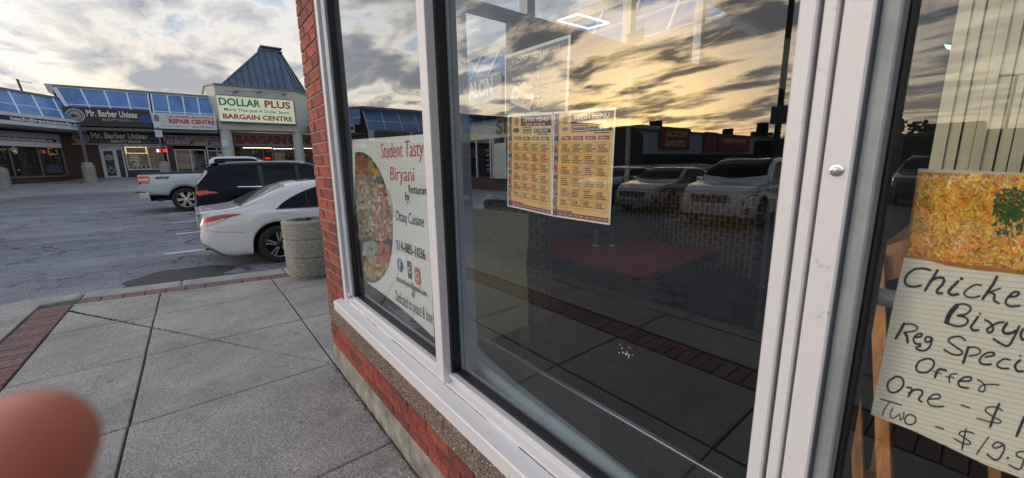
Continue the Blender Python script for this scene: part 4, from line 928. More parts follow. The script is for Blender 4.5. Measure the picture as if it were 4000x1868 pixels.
# ---- lamp posts seen in reflection
lp = thing('lamp_post', 'black lamp post with square metal sign plate, reflected at the right of the window', 'lamp post', (-13.08, 4.67, -.13))
B(MB().tube([(-13.08, 4.67, -.13), (-13.08, 4.67, 9)], [.10, .07], 14), M_black, 'pole', lp, smooth=True)
B(MB().tube([(-13.08, 4.67, -.13), (-13.08, 4.67, .65)], .26, 18), M_kerb, 'concrete_base', lp, smooth=True)
pd = Vector((.95, -.31, 0)); ps_ = Vector((.31, .95, 0)); c = Vector((-13.08, 4.67, 2.9))+pd*.11
B(MB().prism([c+ps_*a+Vector((0, 0, b_)) for a, b_ in ((-.23, -.27), (.23, -.27), (.23, .27), (-.23, .27))], pd*.012), mat('sign_plate_grey', (.10, .12, .14), .5, .3), 'sign_plate', lp)
lp = thing('lamp_post', 'thin far lamp post with twin heads, reflected in the door glass', 'lamp post', (-63, .5, 0))
B(MB().tube([(-63, .45, 0), (-63, .45, 9.2)], .11, 8), M_black, 'pole', lp); B(MB().box(-63.3, -62.7, -.75, -.05, 9.2, 9.4).box(-63.3, -62.7, .9, 1.6, 9.2, 9.4).box(-63.1, -62.9, -.05, .9, 9.2, 9.3), M_black, 'lamp_head', lp)

# ================================================================== VEHICLES
def spline(pts):
    """monotone-ish cubic through (s, value) points"""
    xs = [p[0] for p in pts]; ys = [p[1] for p in pts]; n = len(pts); d = [(ys[i+1]-ys[i])/(xs[i+1]-xs[i]) for i in range(n-1)]
    m = [d[0]]+[0 if d[i-1]*d[i] <= 0 else 2*d[i-1]*d[i]/(d[i-1]+d[i]) for i in range(1, n-1)]+[d[-1]]
    def f(x):
        if x <= xs[0]: return ys[0]
        if x >= xs[-1]: return ys[-1]
        i = max(k for k in range(n-1) if xs[k] <= x); h = xs[i+1]-xs[i]; t = (x-xs[i])/h
        return ys[i]*(2*t**3-3*t*t+1)+h*m[i]*(t**3-2*t*t+t)+ys[i+1]*(-2*t**3+3*t*t)+h*m[i+1]*(t**3-t*t)
    return f
class Body:
    """car shell as a smooth surface S(s, t, side): s along the length, t 0 (sill) .. 8 (roof centre line)"""
    def __init__(b, L, W, top, belt, bot, wheels, wr, half=None, tumble=.40, rear=None, front=None, crown=.03, arch=1.08):
        b.L, b.W = L, W; b.top, b.belt, b.bot = spline(top), spline(belt), spline(bot); b.wheels, b.wr, b.arch = wheels, wr, arch
        b.half = spline(half or [(0, .80), (.10, .90), (.35, .965), (.9, 1), (L-1.2, 1), (L-.5, .93), (L-.15, .84), (L, .70)])
        b.tumble = tumble; b.rear = spline(rear or [(0, .06), (.3, .0), (.6, .0), (1.0, .06), (2, .2)]); b.front = spline(front or [(0, .06), (.4, .0), (.7, .05), (1, .2), (2, .5)])
    def lower(b, s):
        z = b.bot(s)
        for c in b.wheels:
            R_ = b.wr*b.arch+.035; d = abs(s-c)
            if d < R_: z = max(z, b.wr+math.sqrt(R_*R_-d*d)-.0)
        return z
    def S(b, s, t, side=1, off=0):
        h = b.half(s)*b.W/2; zb = b.lower(s); bl = b.belt(s); tp = max(b.top(s), bl+.012); g = tp-bl; zb = min(zb, bl-.06); sg = min(g, .75)
        P = [(h*.93, zb), (h*.99, zb+.10*(bl-zb)), (h*1.0, zb+.45*(bl-zb)), (h*.992, zb+.80*(bl-zb)), (h*.955, bl),
             (h*.945-b.tumble*sg*.5, bl+g*.50), (h*.935-b.tumble*sg*.95, bl+g*.88), (h*.66-b.tumble*sg*.45, bl+g*.975), (0, tp)]
        t = max(0, min(7.9999, t)); i = int(t); f = t-i
        p0, p1, p2, p3 = P[max(0, i-1)], P[i], P[i+1], P[min(8, i+2)] if i < 7 else (-P[7][0], P[7][1])
        def cm(k): 
            a = .5*((2*p1[k])+(-p0[k]+p2[k])*f+(2*p0[k]-5*p1[k]+4*p2[k]-p3[k])*f*f+(-p0[k]+3*p1[k]-3*p2[k]+p3[k])*f**3)
            return a
        y = cm(0); z = cm(1)
        x = s
        kr = max(0, 1-s/.55); kf = max(0, 1-(b.L-s)/.7)
        x += b.rear(z)*kr*kr; x -= b.front(z)*kf*kf
        return Vector((x, side*max(y, 0), z))
    def N(b, s, t, side):
        e = .01; a = b.S(s+e, t, side)-b.S(s-e, t, side); c = b.S(s, t+e*4, side)-b.S(s, t-e*4, side); n = a.cross(c)*-side
        return n.normalized() if n.length > 1e-9 else Vector((0, 0, 1))
    def shell(b, ns=110, sub=3):
        mb = MB(); ss = [0]+[b.L*(i/ns) for i in range(1, ns)]+[b.L]
        extra = []
        for c in b.wheels: extra += [c-(b.wr*b.arch+.035)+.001, c+(b.wr*b.arch+.035)-.001]
        ss = sorted(ss+extra); ts = [i/sub for i in range(8*sub)]+[8]
        for s in ss:
            for t in ts: mb.v.append(b.S(s, t, 1))
            for t in ts[-2::-1]: mb.v.append(b.S(s, t, -1))
        w = 2*len(ts)-1
        for i in range(len(ss)-1):
            for k in range(w-1): a = i*w+k; mb.f.append((a, a+1, a+w+1, a+w))
        mb.f.append(tuple(range(w))[::-1]); mb.f.append(tuple((len(ss)-1)*w+k for k in range(w)))
        return mb
    def patch(b, s0, s1, tlo, thi, side=1, off=.006, nu=18, nv=6, thick=.012):
        """window, lamp or trim lying on the shell between two curves"""
        mb = MB(); tlo = tlo if callable(tlo) else (lambda u, v=tlo: v); thi = thi if callable(thi) else (lambda u, v=thi: v)
        for i in range(nu+1):
            u = i/nu; s = s0+(s1-s0)*u; a, c = tlo(u), max(thi(u), tlo(u)+.001)
            for j in range(nv+1): t = a+(c-a)*j/nv; mb.v.append(b.S(s, t, side)+b.N(s, t, side)*off)
        for i in range(nu):
            for j in range(nv): k = i*(nv+1)+j; mb.f.append((k, k+1, k+nv+2, k+nv+1))
        return mb
def cross_patch(b, sa, sb, t0, t1=8, off=.008, nu=8, nv=16):
    """windscreen or rear glass spanning both sides; sa(v), sb(v) give s at |v| 0 centre .. 1 edge"""
    mb = MB(); vs = [(-1+2*j/nv) for j in range(nv+1)]
    for i in range(nu+1):
        for v in vs:
            s = sa(abs(v))+(sb(abs(v))-sa(abs(v)))*i/nu; t = t1-(t1-t0)*abs(v); side = 1 if v >= 0 else -1
            mb.v.append(b.S(s, t, side)+b.N(s, min(t, 7.9), side)*off)
    w = nv+1
    for i in range(nu):
        for j in range(nv): a = i*w+j; mb.f.append((a, a+1, a+w+1, a+w))
    return mb
def wheel(par, x, y, r, side, w=.22, style='five', rimcol=None):
    """tyre with rim, spokes and hub; side = +1 / -1 is the face that looks outwards"""
    yo = y; n = 36; prof = [(r*.66, -w/2), (r*.70, -w/2-.004), (r*.90, -w/2-.006), (r*.975, -w/2+.012), (r, -w/2+.04), (r, w/2-.04), (r*.975, w/2-.012), (r*.90, w/2+.006), (r*.70, w/2+.004), (r*.66, w/2)]
    t = obj('wheel', MB().lathe(prof, n, (x, y, r), 'y'), M_rubber, par, smooth=35, local=True)
    f = y+side*(w/2)
    obj('brake_disc', MB().lathe([(0, f-side*.09), (r*.5, f-side*.09), (r*.64, f-side*.10), (r*.66, f-side*.02)], 24, (x, 0, r), 'y'), M_well, t, smooth=30, local=True)
    mb = MB(); mb.lathe([(r*.645, f-side*.01), (r*.675, f+side*.002), (r*.695, f-side*.004), (r*.66, f-side*.03)], n, (x, 0, r), 'y')
    c = Vector((x, f-side*.018, r))
    if style == 'five':
        for k in range(5):
            for da in (-.16, .16):
                a = math.pi/2+k*2*math.pi/5; p0 = c+Vector((math.cos(a+da*1.3), 0, math.sin(a+da*1.3)))*r*.17; p1 = c+Vector((math.cos(a+da), side*.006/r, math.sin(a+da)))*r*.66; mb.bar(p0, p1, .022, .02, (0, 1, 0))
            a = math.pi/2+k*2*math.pi/5
        obj('rim', mb, M_alu, t, local=True); mb = MB()
        for k in range(5): a = math.pi/2+k*2*math.pi/5; mb.bar(c-Vector((0, side*.008, 0))+Vector((math.cos(a), 0, math.sin(a)))*r*.1, c-Vector((0, side*.008, 0))+Vector((math.cos(a), 0, math.sin(a)))*r*.64, .075, .012, (0, 1, 0))
        obj('spokes', mb, M_black, t, local=True)
    else:
        for k in range(7 if style == 'seven' else 6):
            a = k*2*math.pi/(7 if style == 'seven' else 6)
            for da in ((-.11, .11) if style == 'six' else (0,)):
                mb.bar(c+Vector((math.cos(a+da), 0, math.sin(a+da)))*r*.12, c+Vector((math.cos(a+da*1.2), 0, math.sin(a+da*1.2)))*r*.66, .045 if style == 'six' else .06, .025, (0, 1, 0))
        obj('rim', mb, M_chrome if style == 'six' else M_alu, t, local=True)
    obj('hub_cap', MB().lathe([(0, f-side*.002), (r*.11, f-side*.004), (r*.16, f-side*.02)], 18, (x, 0, r), 'y'), M_chrome if style == 'six' else M_black, t, smooth=30, local=True)
    return t
def P_(name, mb, m, par, smooth=35): return obj(name, mb, m, par, smooth=smooth, local=True)
def underside(b, par, z0=.22):
    mb = MB(); mb.box(.35, b.L-.4, -b.W/2+.10, b.W/2-.10, z0, b.wr*2+.05)
    for c in b.wheels:
        pass
    mb2 = MB().box(.35, b.L-.4, -b.W/2+.30, b.W/2-.30, z0-.03, b.wr*2.2)
    P_('underbody', mb2, M_well, par, smooth=False)
    for c in b.wheels:
        for sd_ in (1, -1):
            R_ = b.wr*b.arch+.03; m3 = MB(); n = 14
            for k in range(n): 
                a0, a1 = math.pi*k/n, math.pi*(k+1)/n
                for ya, yb in ((sd_*(b.W/2-.055), sd_*(b.W/2-.34)),):
                    m3.quad((c+R_*math.cos(a0), ya, b.wr+R_*math.sin(a0)), (c+R_*math.cos(a1), ya, b.wr+R_*math.sin(a1)), (c+R_*math.cos(a1), yb, b.wr+R_*math.sin(a1)), (c+R_*math.cos(a0), yb, b.wr+R_*math.sin(a0)))
            P_('wheel_well', m3, M_well, par)

# ---- white sedan (rear at local x = 0, nose towards +x)
def white_sedan():
    L, W = 4.70, 1.81
    b = Body(L, W, top=[(0, .90), (.05, .985), (.30, 1.005), (.52, 1.035), (.85, 1.18), (1.25, 1.365), (1.65, 1.44), (2.2, 1.458), (2.7, 1.43), (3.1, 1.31), (3.5, 1.09), (3.72, 1.00), (4.2, .90), (4.55, .76), (4.7, .62)],
             belt=[(0, .86), (.05, .925), (.6, .965), (1.4, .95), (2.6, .925), (3.6, .90), (4.2, .83), (4.7, .56)],
             bot=[(0, .42), (.06, .34), (.25, .235), (.6, .215), (1.2, .20), (4.1, .20), (4.5, .22), (4.7, .30)], wheels=(1.10, 3.90), wr=.335,
             half=[(0, .78), (.06, .86), (.22, .94), (.6, .985), (1.0, 1), (3.4, 1), (4.1, .95), (4.5, .84), (4.7, .62)], tumble=.42,
             rear=[(.2, .22), (.38, .08), (.55, .0), (.75, .03), (.90, .06), (.985, .0), (1.2, .0)], arch=1.09)
    t = thing('white_sedan', 'white four door sedan parked nose in, nearest car, behind the round concrete planter', 'car')
    P_('body', b.shell(130, 4), M_white_p, t, 50)
    # side glass: one arc from rear quarter to front, with a pillar strip between
    def hi(u): return 4.12+2.05*(math.sin(min(1, u*1.05)*math.pi)**.42 if 0 < u < .95 else 0.02)*1.0
    for sd_ in (1, -1):
        P_('side_window', b.patch(1.12, 3.45, 4.08, lambda u: 4.09+1.80*min(1, (u/.42)**.62)*(min(1, ((1-u)/.30))**.8), sd_, .006, 40, 8), M_cglass, t)
        P_('window_trim', b.patch(1.10, 3.48, lambda u: 4.0, 4.10, sd_, .009, 40, 1), M_trim, t)
        P_('pillar', b.patch(1.62, 1.635, 4.1, 5.3, sd_, .009, 2, 6), M_trim, t); P_('pillar', b.patch(2.58, 2.66, 4.1, 5.85, sd_, .009, 2, 6), M_trim, t)
        P_('tail_light', b.patch(.005, .60, lambda u: 2.62+1.0*u**.8, lambda u: 3.62+.16*math.sin(u*3.1)+.02*u, sd_, .008, 20, 8), M_red_l, t)
        P_('tail_lamp_inner', b.patch(.03, .34, lambda u: 2.66+.55*u, lambda u: 2.98+.35*u, sd_, .013, 10, 3), M_clear_l, t)
        P_('tail_lamp_bar', b.patch(.10, .54, lambda u: 3.30+.22*u, lambda u: 3.44+.16*u, sd_, .013, 10, 2), M_red_d, t)
        for s_ in (1.86, 2.66, 3.55):   # door gaps
            P_('door_gap', b.patch(s_, s_+.007, .5 if s_ > 1.8 else 2.2, 3.98, sd_, .002, 1, 14), M_well, t)
        g_ = MB(); pts = [(1.78-.30*(k/12)**1.0, 2.25-1.0*(k/12)) for k in range(13)]
        P_('handle', MB().tube([b.S(s_, 3.42, sd_)+Vector((0, sd_*o_, 0)) for s_, o_ in ((1.94, .004), (1.97, .03), (2.08, .037), (2.17, .03), (2.21, .004))], .0125, 8), M_white_p, t)
        # fuel flap outline
        fl = MB().tube([b.S(1.22+.115*math.cos(a)*(1 if abs(math.cos(a)) < .9 else 1), 3.10+.42*math.sin(a), sd_)+Vector((0, sd_*.001, 0)) for a in [math.pi*k/14 for k in range(14, 29)]], .0022, 5, False)
        if sd_ == -1: P_('fuel_flap_gap', fl, M_gray, t)
        # lower shoulder crease shadow line and bumper crease
        P_('bumper_seam', b.patch(.05, .60, lambda u: 2.45-.25*u, lambda u: 2.48-.25*u, sd_, .002, 14, 1), M_gray, t)
        P_('diffuser', b.patch(.0, .36, .02, lambda u: 1.05*(1-u)**.8+.04, sd_, .012, 12, 4), M_black, t)
        P_('exhaust', MB().box(-.0, .10, sd_*.50, sd_*.72, .30, .355), M_chrome, t)
        P_('mirror', MB().prism([(3.35, sd_*.86, .98), (3.50, sd_*.88, .98), (3.50, sd_*1.05, 1.0), (3.38, sd_*1.05, 1.0)], (0, 0, .12)), M_white_p, t)
        P_('headlight', b.patch(4.15, 4.62, lambda u: 2.9, lambda u: 3.7-.2*u, sd_, .006, 10, 4), M_clear_l, t)
        P_('wheel_arch_lip', b.patch(.72, 1.48, 0, .16, sd_, .006, 30, 1), M_white_p, t)
    P_('rear_glass', cross_patch(b, lambda v: .58+.06*v, lambda v: 1.30+.02*v, 6.25), M_cglass2, t)
    P_('rear_glass_trim', cross_patch(b, lambda v: .545+.05*v, lambda v: .575+.06*v, 6.0, off=.006, nu=1), M_trim, t)
    P_('sunroof', cross_patch(b, lambda v: 1.56, lambda v: 2.85, 6.9, off=.004), M_cglass, t)
    P_('windscreen', cross_patch(b, lambda v: 2.95-.05*v, lambda v: 3.62-.12*v, 6.2), M_cglass, t)
    P_('spoiler', MB().tube([b.S(.03, 7.95-1.6*abs(v), 1 if v > 0 else -1)+Vector((-.02, 0, .012)) for v in [k/8-1 for k in range(17)]], .013, 6), M_white_p, t)
    P_('number_plate', MB().box(-.012, .0, -.26, .26, .70, .83), M_signw, t); P_('trunk_seam', b.patch(.0, .72, lambda u: 6.1+.2*u, lambda u: 6.12+.2*u, -1, .003, 14, 1), M_gray, t)
    P_('spoiler_lip', MB().box(-.005, .03, -.72, .72, .95, .975), M_white_p, t)
    underside(b, t)
    for x in b.wheels:
        for sd_ in (1, -1): wheel(t, x, sd_*(W/2-.125), .335, sd_, .23, 'five')
    return t
ws = white_sedan(); ws.location = (-.02, 8.86, -.13)

# ---- black SUV
def black_suv():
    L, W = 4.75, 1.92
    b = Body(L, W, top=[(0, .95), (.04, 1.12), (.14, 1.30), (.40, 1.62), (.52, 1.70), (.9, 1.735), (2.0, 1.75), (2.8, 1.71), (3.3, 1.45), (3.7, 1.16), (4.2, 1.08), (4.6, .95), (4.75, .75)],
             belt=[(0, .93), (.04, 1.05), (.3, 1.10), (1.2, 1.06), (2.6, 1.02), (3.7, 1.03), (4.3, .98), (4.75, .70)],
             bot=[(0, .40), (.1, .32), (.4, .27), (4.2, .26), (4.75, .32)], wheels=(.98, 3.8), wr=.36, tumble=.30,
             half=[(0, .84), (.08, .93), (.3, .985), (.8, 1), (3.9, 1), (4.4, .92), (4.75, .7)], rear=[(.2, .12), (.5, .0), (.75, .02), (1.1, .02), (1.4, .08), (1.75, .0)], arch=1.10)
    t = thing('black_suv', 'glossy black sport utility vehicle parked behind the white sedan, red slanted tail light', 'car')
    P_('body', b.shell(110, 4), M_navy_p, t, 50)
    for sd_ in (1, -1):
        P_('side_window', b.patch(.78, 3.35, lambda u: 4.1+.5*max(0, .12-u)*6, lambda u: 4.15+1.75*min(1, (u/.12)**.7)*min(1, ((1-u)/.25))**.8, sd_, .006, 40, 8), M_cglass, t)
        P_('window_trim', b.patch(.95, 3.35, 3.95, 4.07, sd_, .010, 20, 1), M_chrome, t)
        P_('pillar', b.patch(1.50, 1.60, 4.1, 5.85, sd_, .009, 2, 6), M_trim, t); P_('pillar', b.patch(2.45, 2.53, 4.1, 5.9, sd_, .009, 2, 6), M_trim, t)
        P_('tail_light', b.patch(.0, .50, lambda u: 2.75+.25*u, lambda u: 3.55-.45*u, sd_, .010, 14, 6), M_red_d, t)
        P_('tail_lamp_bar', b.patch(.0, .46, lambda u: 3.05+.06*u, lambda u: 3.22-.05*u, sd_, .015, 12, 2), mat('tail_bar_bright', (.75, .05, .03), .2, emit=(1, .05, .02), estr=.15), t)
        P_('tail_lamp_bar', b.patch(.02, .30, lambda u: 3.42-.1*u, lambda u: 3.50-.12*u, sd_, .015, 12, 2), mat('tail_bar_bright'), t)
        P_('cladding', b.patch(.02, 4.6, 0, .55, sd_, .012, 90, 2), M_trim, t); P_('reflector', b.patch(.05, .16, 1.1, 1.35, sd_, .012, 4, 2), M_red_d, t)
        P_('handle', MB().tube([b.S(s_, 3.3, sd_)+Vector((0, sd_*.03, 0)) for s_ in (1.6, 1.8)], .012, 6), M_chrome, t)
        for s_ in (1.55, 2.5, 3.5): P_('door_gap', b.patch(s_, s_+.008, .6, 3.95, sd_, .002, 1, 12), M_well, t)
        P_('mirror', MB().prism([(3.2, sd_*.92, 1.05), (3.36, sd_*.92, 1.05), (3.36, sd_*1.12, 1.08), (3.24, sd_*1.12, 1.08)], (0, 0, .14)), M_navy_p, t)
        P_('roof_rail', MB().tube([b.S(s_, 6.6, sd_)+Vector((0, 0, .035)) for s_ in (.8, 1.2, 2.0, 2.6)], .014, 6), M_alu, t)
    P_('rear_glass', cross_patch(b, lambda v: .075, lambda v: .33, 5.7, off=.012), mat('rear_glass_bright', (.30, .31, .31), .12, spec=1), t)
    P_('spoiler', MB().prism([(.25, -.66, 1.64), (.25, .66, 1.64), (.62, .70, 1.72), (.62, -.70, 1.72)], (0, 0, .03)), M_navy_p, t)
    P_('rear_bumper', MB().prism([(-.06, -.80, .42), (-.06, .80, .42), (.2, .93, .42), (.2, -.93, .42)], (0, 0, .16)), M_trim, t)
    P_('number_plate', MB().box(-.03, -.01, -.26, .26, .80, .92), M_signw, t)
    P_('antenna_fin', MB().prism([(.62, -.02, 1.72), (.86, -.02, 1.72), (.66, -.02, 1.80)], (0, .04, 0)), M_navy_p, t)
    P_('windscreen', cross_patch(b, lambda v: 2.85-.05*v, lambda v: 3.58-.12*v, 6.0), M_cglass, t)
    underside(b, t, .28)
    for x in b.wheels:
        for sd_ in (1, -1): wheel(t, x, sd_*(W/2-.13), .36, sd_, .24, 'seven')
    return t
sv = black_suv(); sv.location = (.0, 14.15, gz(0, 14.1))

# ---- pale pickup
def pickup():
    L, W = 5.8, 2.0
    b = Body(L, W, top=[(0, 1.25), (.03, 1.32), (1.85, 1.33), (1.92, 1.35), (2.02, 1.80), (2.3, 1.92), (3.2, 1.93), (3.6, 1.85), (4.2, 1.42), (4.3, 1.32), (5.3, 1.25), (5.65, 1.15), (5.8, .9)],
             belt=[(0, 1.20), (.03, 1.30), (1.9, 1.31), (3.0, 1.28), (4.3, 1.24), (5.4, 1.15), (5.8, .85)],
             bot=[(0, .62), (.4, .60), (1.9, .52), (5.2, .48), (5.8, .45)], wheels=(1.18, 4.75), wr=.405, tumble=.28,
             half=[(0, .93), (.04, .965), (.15, .985), (.6, 1), (5.2, 1), (5.6, .93), (5.8, .8)], rear=[(.5, .0), (1.4, .0)], arch=1.12)
    t = thing('pickup_truck', 'silver white pickup truck with black bed cover and chrome bumper, parked beyond the black vehicle', 'pickup truck')
    P_('body', b.shell(120, 4), M_truck_p, t, 50)
    P_('bed_cover', MB().box(.05, 1.88, -.86, .86, 1.325, 1.375).box(.02, 1.9, -.97, -.86, 1.325, 1.345).box(.02, 1.9, .86, .97, 1.325, 1.345), M_trim, t, False)
    for sd_ in (1, -1):
        P_('tail_light', b.patch(.005, .30, lambda u: 2.3+.35*max(0, u-.7), lambda u: 3.55-.5*max(0, u-.8), sd_, .008, 10, 6), M_red_l, t)
        P_('tail_lamp_band', b.patch(.03, .27, 2.72, 3.05, sd_, .014, 6, 2), M_clear_l, t)
        P_('tail_lamp_trim', b.patch(.30, .325, 2.5, 3.4, sd_, .01, 2, 4), M_clear_l, t)
        P_('side_window', b.patch(2.15, 4.0, 4.1, lambda u: 4.15+1.75*min(1, ((1-u)/.3))**.8, sd_, .006, 24, 8), M_cglass, t)
        P_('wheel_arch_flare', b.patch(.65, 1.72, 0, lambda u: .55+.35*math.sin(u*3.14), sd_, .020, 30, 4), M_truck_p, t)
        P_('bumper', MB().prism([(-.16, sd_*.50, .50), (-.16, sd_*.80, .50), (-.04, sd_*.97, .50), (.22, sd_*1.01, .54), (.22, sd_*.5, .54)], (0, 0, .20)), M_chrome, t)
        P_('mirror', MB().box(3.85, 3.98, sd_*1.0, sd_*1.22, 1.32, 1.56), M_trim, t)
    P_('bumper_step', MB().box(-.17, .1, -.5, .5, .55, .70), M_trim, t, False)
    P_('rear_gasket', MB().box(-.12, .22, -1.0, 1.0, .702, .735), M_trim, t, False)
    P_('number_plate', MB().box(-.18, -.17, -.2, .2, .56, .68), M_signw, t, False)
    P_('exhaust_pipe', MB().tube([(.42, -.86, .40), (.62, -.80, .44), (1.2, -.6, .5)], .042, 10), M_trim, t)
    lettering('4X4', (.42, -1.002, 1.235), .40, .085, M_trim, None, u=(1, 0, 0), bold=.05, off=.012, shear=.3).parent = t
    P_('frame_rails', MB().box(.2, 5.5, -.5, .5, .38, .6), M_well, t, False)
    underside(b, t, .45)
    for x in b.wheels:
        for sd_ in (1, -1): wheel(t, x, sd_*(W/2-.14), .405, sd_, .27, 'six')
    P_('windscreen', cross_patch(b, lambda v: 3.5, lambda v: 4.15, 6.0), M_cglass, t)
    return t
pk = pickup(); pk.location = (-1.42, 19.25, gz(0, 19.2))

# ---- generic cars: a hatch behind the SUV and the cars mirrored in the glass (nose at local x = L)
def gen_car(name, label, kind, paint, style='seven', group=None):
    suv = kind == 'suv'
    L, W = (4.65, 1.88) if suv else (4.75, 1.84)
    if suv:
        b = Body(L, W, top=[(0, .95), (.05, 1.15), (.35, 1.62), (.6, 1.68), (1.5, 1.72), (2.5, 1.70), (2.9, 1.58), (3.35, 1.22), (3.5, 1.12), (4.1, 1.02), (4.45, .90), (4.6, .72), (4.65, .6)],
                 belt=[(0, .90), (.2, 1.05), (2.5, 1.02), (3.5, 1.03), (4.1, .93), (4.45, .80), (4.65, .55)], bot=[(0, .42), (.3, .30), (4.2, .28), (4.5, .30), (4.65, .36)], wheels=(.85, 3.62), wr=.36, tumble=.30,
                 half=[(0, .85), (.3, .98), (.8, 1), (3.6, 1), (4.15, .95), (4.45, .86), (4.65, .74)], front=[(0, .1), (.35, 0), (.6, .0), (.8, .05), (1.1, .1)])
    else:
        b = Body(L, W, top=[(0, .85), (.1, 1.05), (.7, 1.10), (1.2, 1.33), (1.7, 1.45), (2.4, 1.46), (2.8, 1.38), (3.3, 1.08), (3.5, 1.01), (4.1, .93), (4.5, .82), (4.7, .66), (4.75, .58)],
                 belt=[(0, .80), (.2, .95), (2.5, .93), (3.5, .93), (4.1, .85), (4.5, .73), (4.75, .5)], bot=[(0, .36), (.3, .24), (4.3, .21), (4.75, .28)], wheels=(1.0, 3.75), wr=.33, tumble=.40,
                 half=[(0, .8), (.3, .95), (.9, 1), (3.6, 1), (4.2, .94), (4.55, .82), (4.75, .66)], front=[(0, .1), (.3, 0), (.55, .0), (.8, .08), (1.1, .1)])
    t = thing(name, label, 'car', group=group)
    P_('body', b.shell(90, 3), paint, t, 50)
    a0, a1 = (.45, 3.15) if suv else (1.0, 3.15)
    for sd_ in (1, -1):
        P_('side_window', b.patch(a0, a1, 4.1, lambda u: 4.12+1.75*min(1, (u/.22)**.7)*min(1, ((1-u)/.28))**.8, sd_, .006, 30, 6), M_cglass, t)
        for s_ in (1.35, 2.2): P_('pillar', b.patch(s_, s_+.07, 4.1, 5.8, sd_, .009, 2, 5), M_trim, t)
        for s_ in (1.38, 2.25, 3.2): P_('door_gap', b.patch(s_, s_+.008, .6, 3.95, sd_, .002, 1, 10), M_well, t)
        P_('headlight', b.patch(L-.72, L-.10, lambda u: 2.75+.25*(1-u), lambda u: 3.75-.15*u, sd_, .010, 14, 5), mat('headlamp_dark', (.13, .125, .12), .1, coat=1, noise=.5, nscale=25), t)
        P_('lamp_reflector', b.patch(L-.40, L-.16, 3.05, 3.45, sd_, .016, 6, 3), M_chrome, t)
        P_('fog_lamp', b.patch(L-.34, L-.14, 1.3, 2.0, sd_, .010, 6, 3), M_black, t)
        P_('mirror', MB().prism([(3.02, sd_*W*.48, .98 if not suv else 1.06), (3.16, sd_*W*.48, .98 if not suv else 1.06), (3.14, sd_*W*.58, 1.0 if not suv else 1.08), (3.04, sd_*W*.58, 1.0 if not suv else 1.08)], (0, 0, .13)), paint, t)
        P_('fog_lamp', MB().lathe([(0, L+.005), (.06, L+.005), (.07, L-.05)], 12, (0, 0, 0), 'y'), M_clear_l, t) if False else None
        P_('handle', MB().tube([b.S(s_, 3.4, sd_)+Vector((0, sd_*.03, 0)) for s_ in (1.5, 1.68)], .012, 6), paint, t)
        if suv: P_('roof_rail', MB().tube([b.S(s_, 6.5, sd_)+Vector((0, 0, .04)) for s_ in (.7, 1.1, 2.0, 2.5)], .015, 6), M_alu, t)
    P_('windscreen', cross_patch(b, lambda v: 2.55-.05*v if suv else 2.62-.05*v, lambda v: 3.38-.15*v, 6.1), M_cglass, t)
    zg = .78 if suv else .66
    P_('grille', MB().prism([(L-.015, -.42, zg-.11), (L-.015, .42, zg-.11), (L-.05, .50, zg+.06), (L-.05, -.50, zg+.06)], (.03, 0, 0)), M_trim, t, False)
    for k in range(3): P_('grille_bar', MB().box(L+.012, L+.024, -.42, .42, zg-.08+.05*k, zg-.065+.05*k), M_chrome, t, False)
    P_('lower_intake', MB().box(L-.08, L-.006 if suv else L-.03, -.62, .62, .34, .48), M_black, t, False)
    P_('number_plate', MB().box(L-.01, L+.016, -.15, .15, .47 if suv else .42, .60 if suv else .54), M_signw, t, False)
    if suv: P_('skid_plate', MB().box(L-.1, L+.004, -.75, .75, .27, .335), M_trim, t, False)
    P_('hood_seam', b.patch(3.45, L-.12, lambda u: 5.3+.5*u, lambda u: 5.33+.5*u, 1, .002, 10, 1), M_well, t); P_('hood_seam', b.patch(3.45, L-.12, lambda u: 5.3+.5*u, lambda u: 5.33+.5*u, -1, .002, 10, 1), M_well, t)
    underside(b, t, .26)
    for x in b.wheels:
        for sd_ in (1, -1): wheel(t, x, sd_*(W/2-.125), b.wr, sd_, .22, style)
    return t
c1 = gen_car('parked_car', 'white car with roof rails, only its roof showing above the black sport utility vehicle', 'suv', M_truck_p); c1.location = (.75, 16.6, gz(0, 16.6)+.02)
c2 = gen_car('white_suv', 'white sport utility vehicle facing the shop, reflected at the right of the big window', 'suv', M_white_p); c2.location = (-13.1, 4.55, -.13)
c3 = gen_car('silver_sedan', 'silver sedan facing the shop, reflected between the menu posters and the white vehicle', 'sedan', M_silver_p, 'five'); c3.location = (-14.3, 7.55, -.13)
c4 = copy_tree(c3); c4.name = 'silver_sedan'; c4['label'] = 'second silver sedan further back, its nose reflected beside the edge of the menu posters'; c4.location = (-15.1, 10.3, -.13)
c5 = gen_car('dark_wagon', 'dark car with pale roof line reflected low in the door glass', 'suv', mat('car_paint_grey', (.05, .052, .058), .25, .3, coat=1)); c5.location = (-22, 1.6, -.13)
c6 = copy_tree(c5); c6['label'] = 'second dark car reflected in the door glass above the rice photo'; c6.location = (-20, .1, -.13)

# ================================================================== INSIDE THE SHOP
M_paper = mat('paper_white', (.80, .80, .78), .7)
M_table = mat('table_red_laminate', (.34, .03, .035), .38, noise=.12, nscale=20)
M_edge = mat('table_edge_black', (.02, .02, .02), .4)
def ledge():
    t = thing('display_ledge', 'dark display ledge with a bright metal edge strip behind the window', 'ledge', (1.0, 1.6, .5))
    obj('board', MB().box(.80, 1.142, .22, 3.04, .578, .608), mat('ledge_dark', (.06, .058, .058), .45, noise=.25, nscale=9, stretch=(3, .6, 1)), t)
    obj('front_panel', MB().box(1.115, 1.142, .22, 3.04, .0, .578), M_wallint, t)
    obj('edge_strip', MB().box(1.138, 1.160, .22, 3.04, .596, .614), M_alu, t, bevel=.002)
ledge()
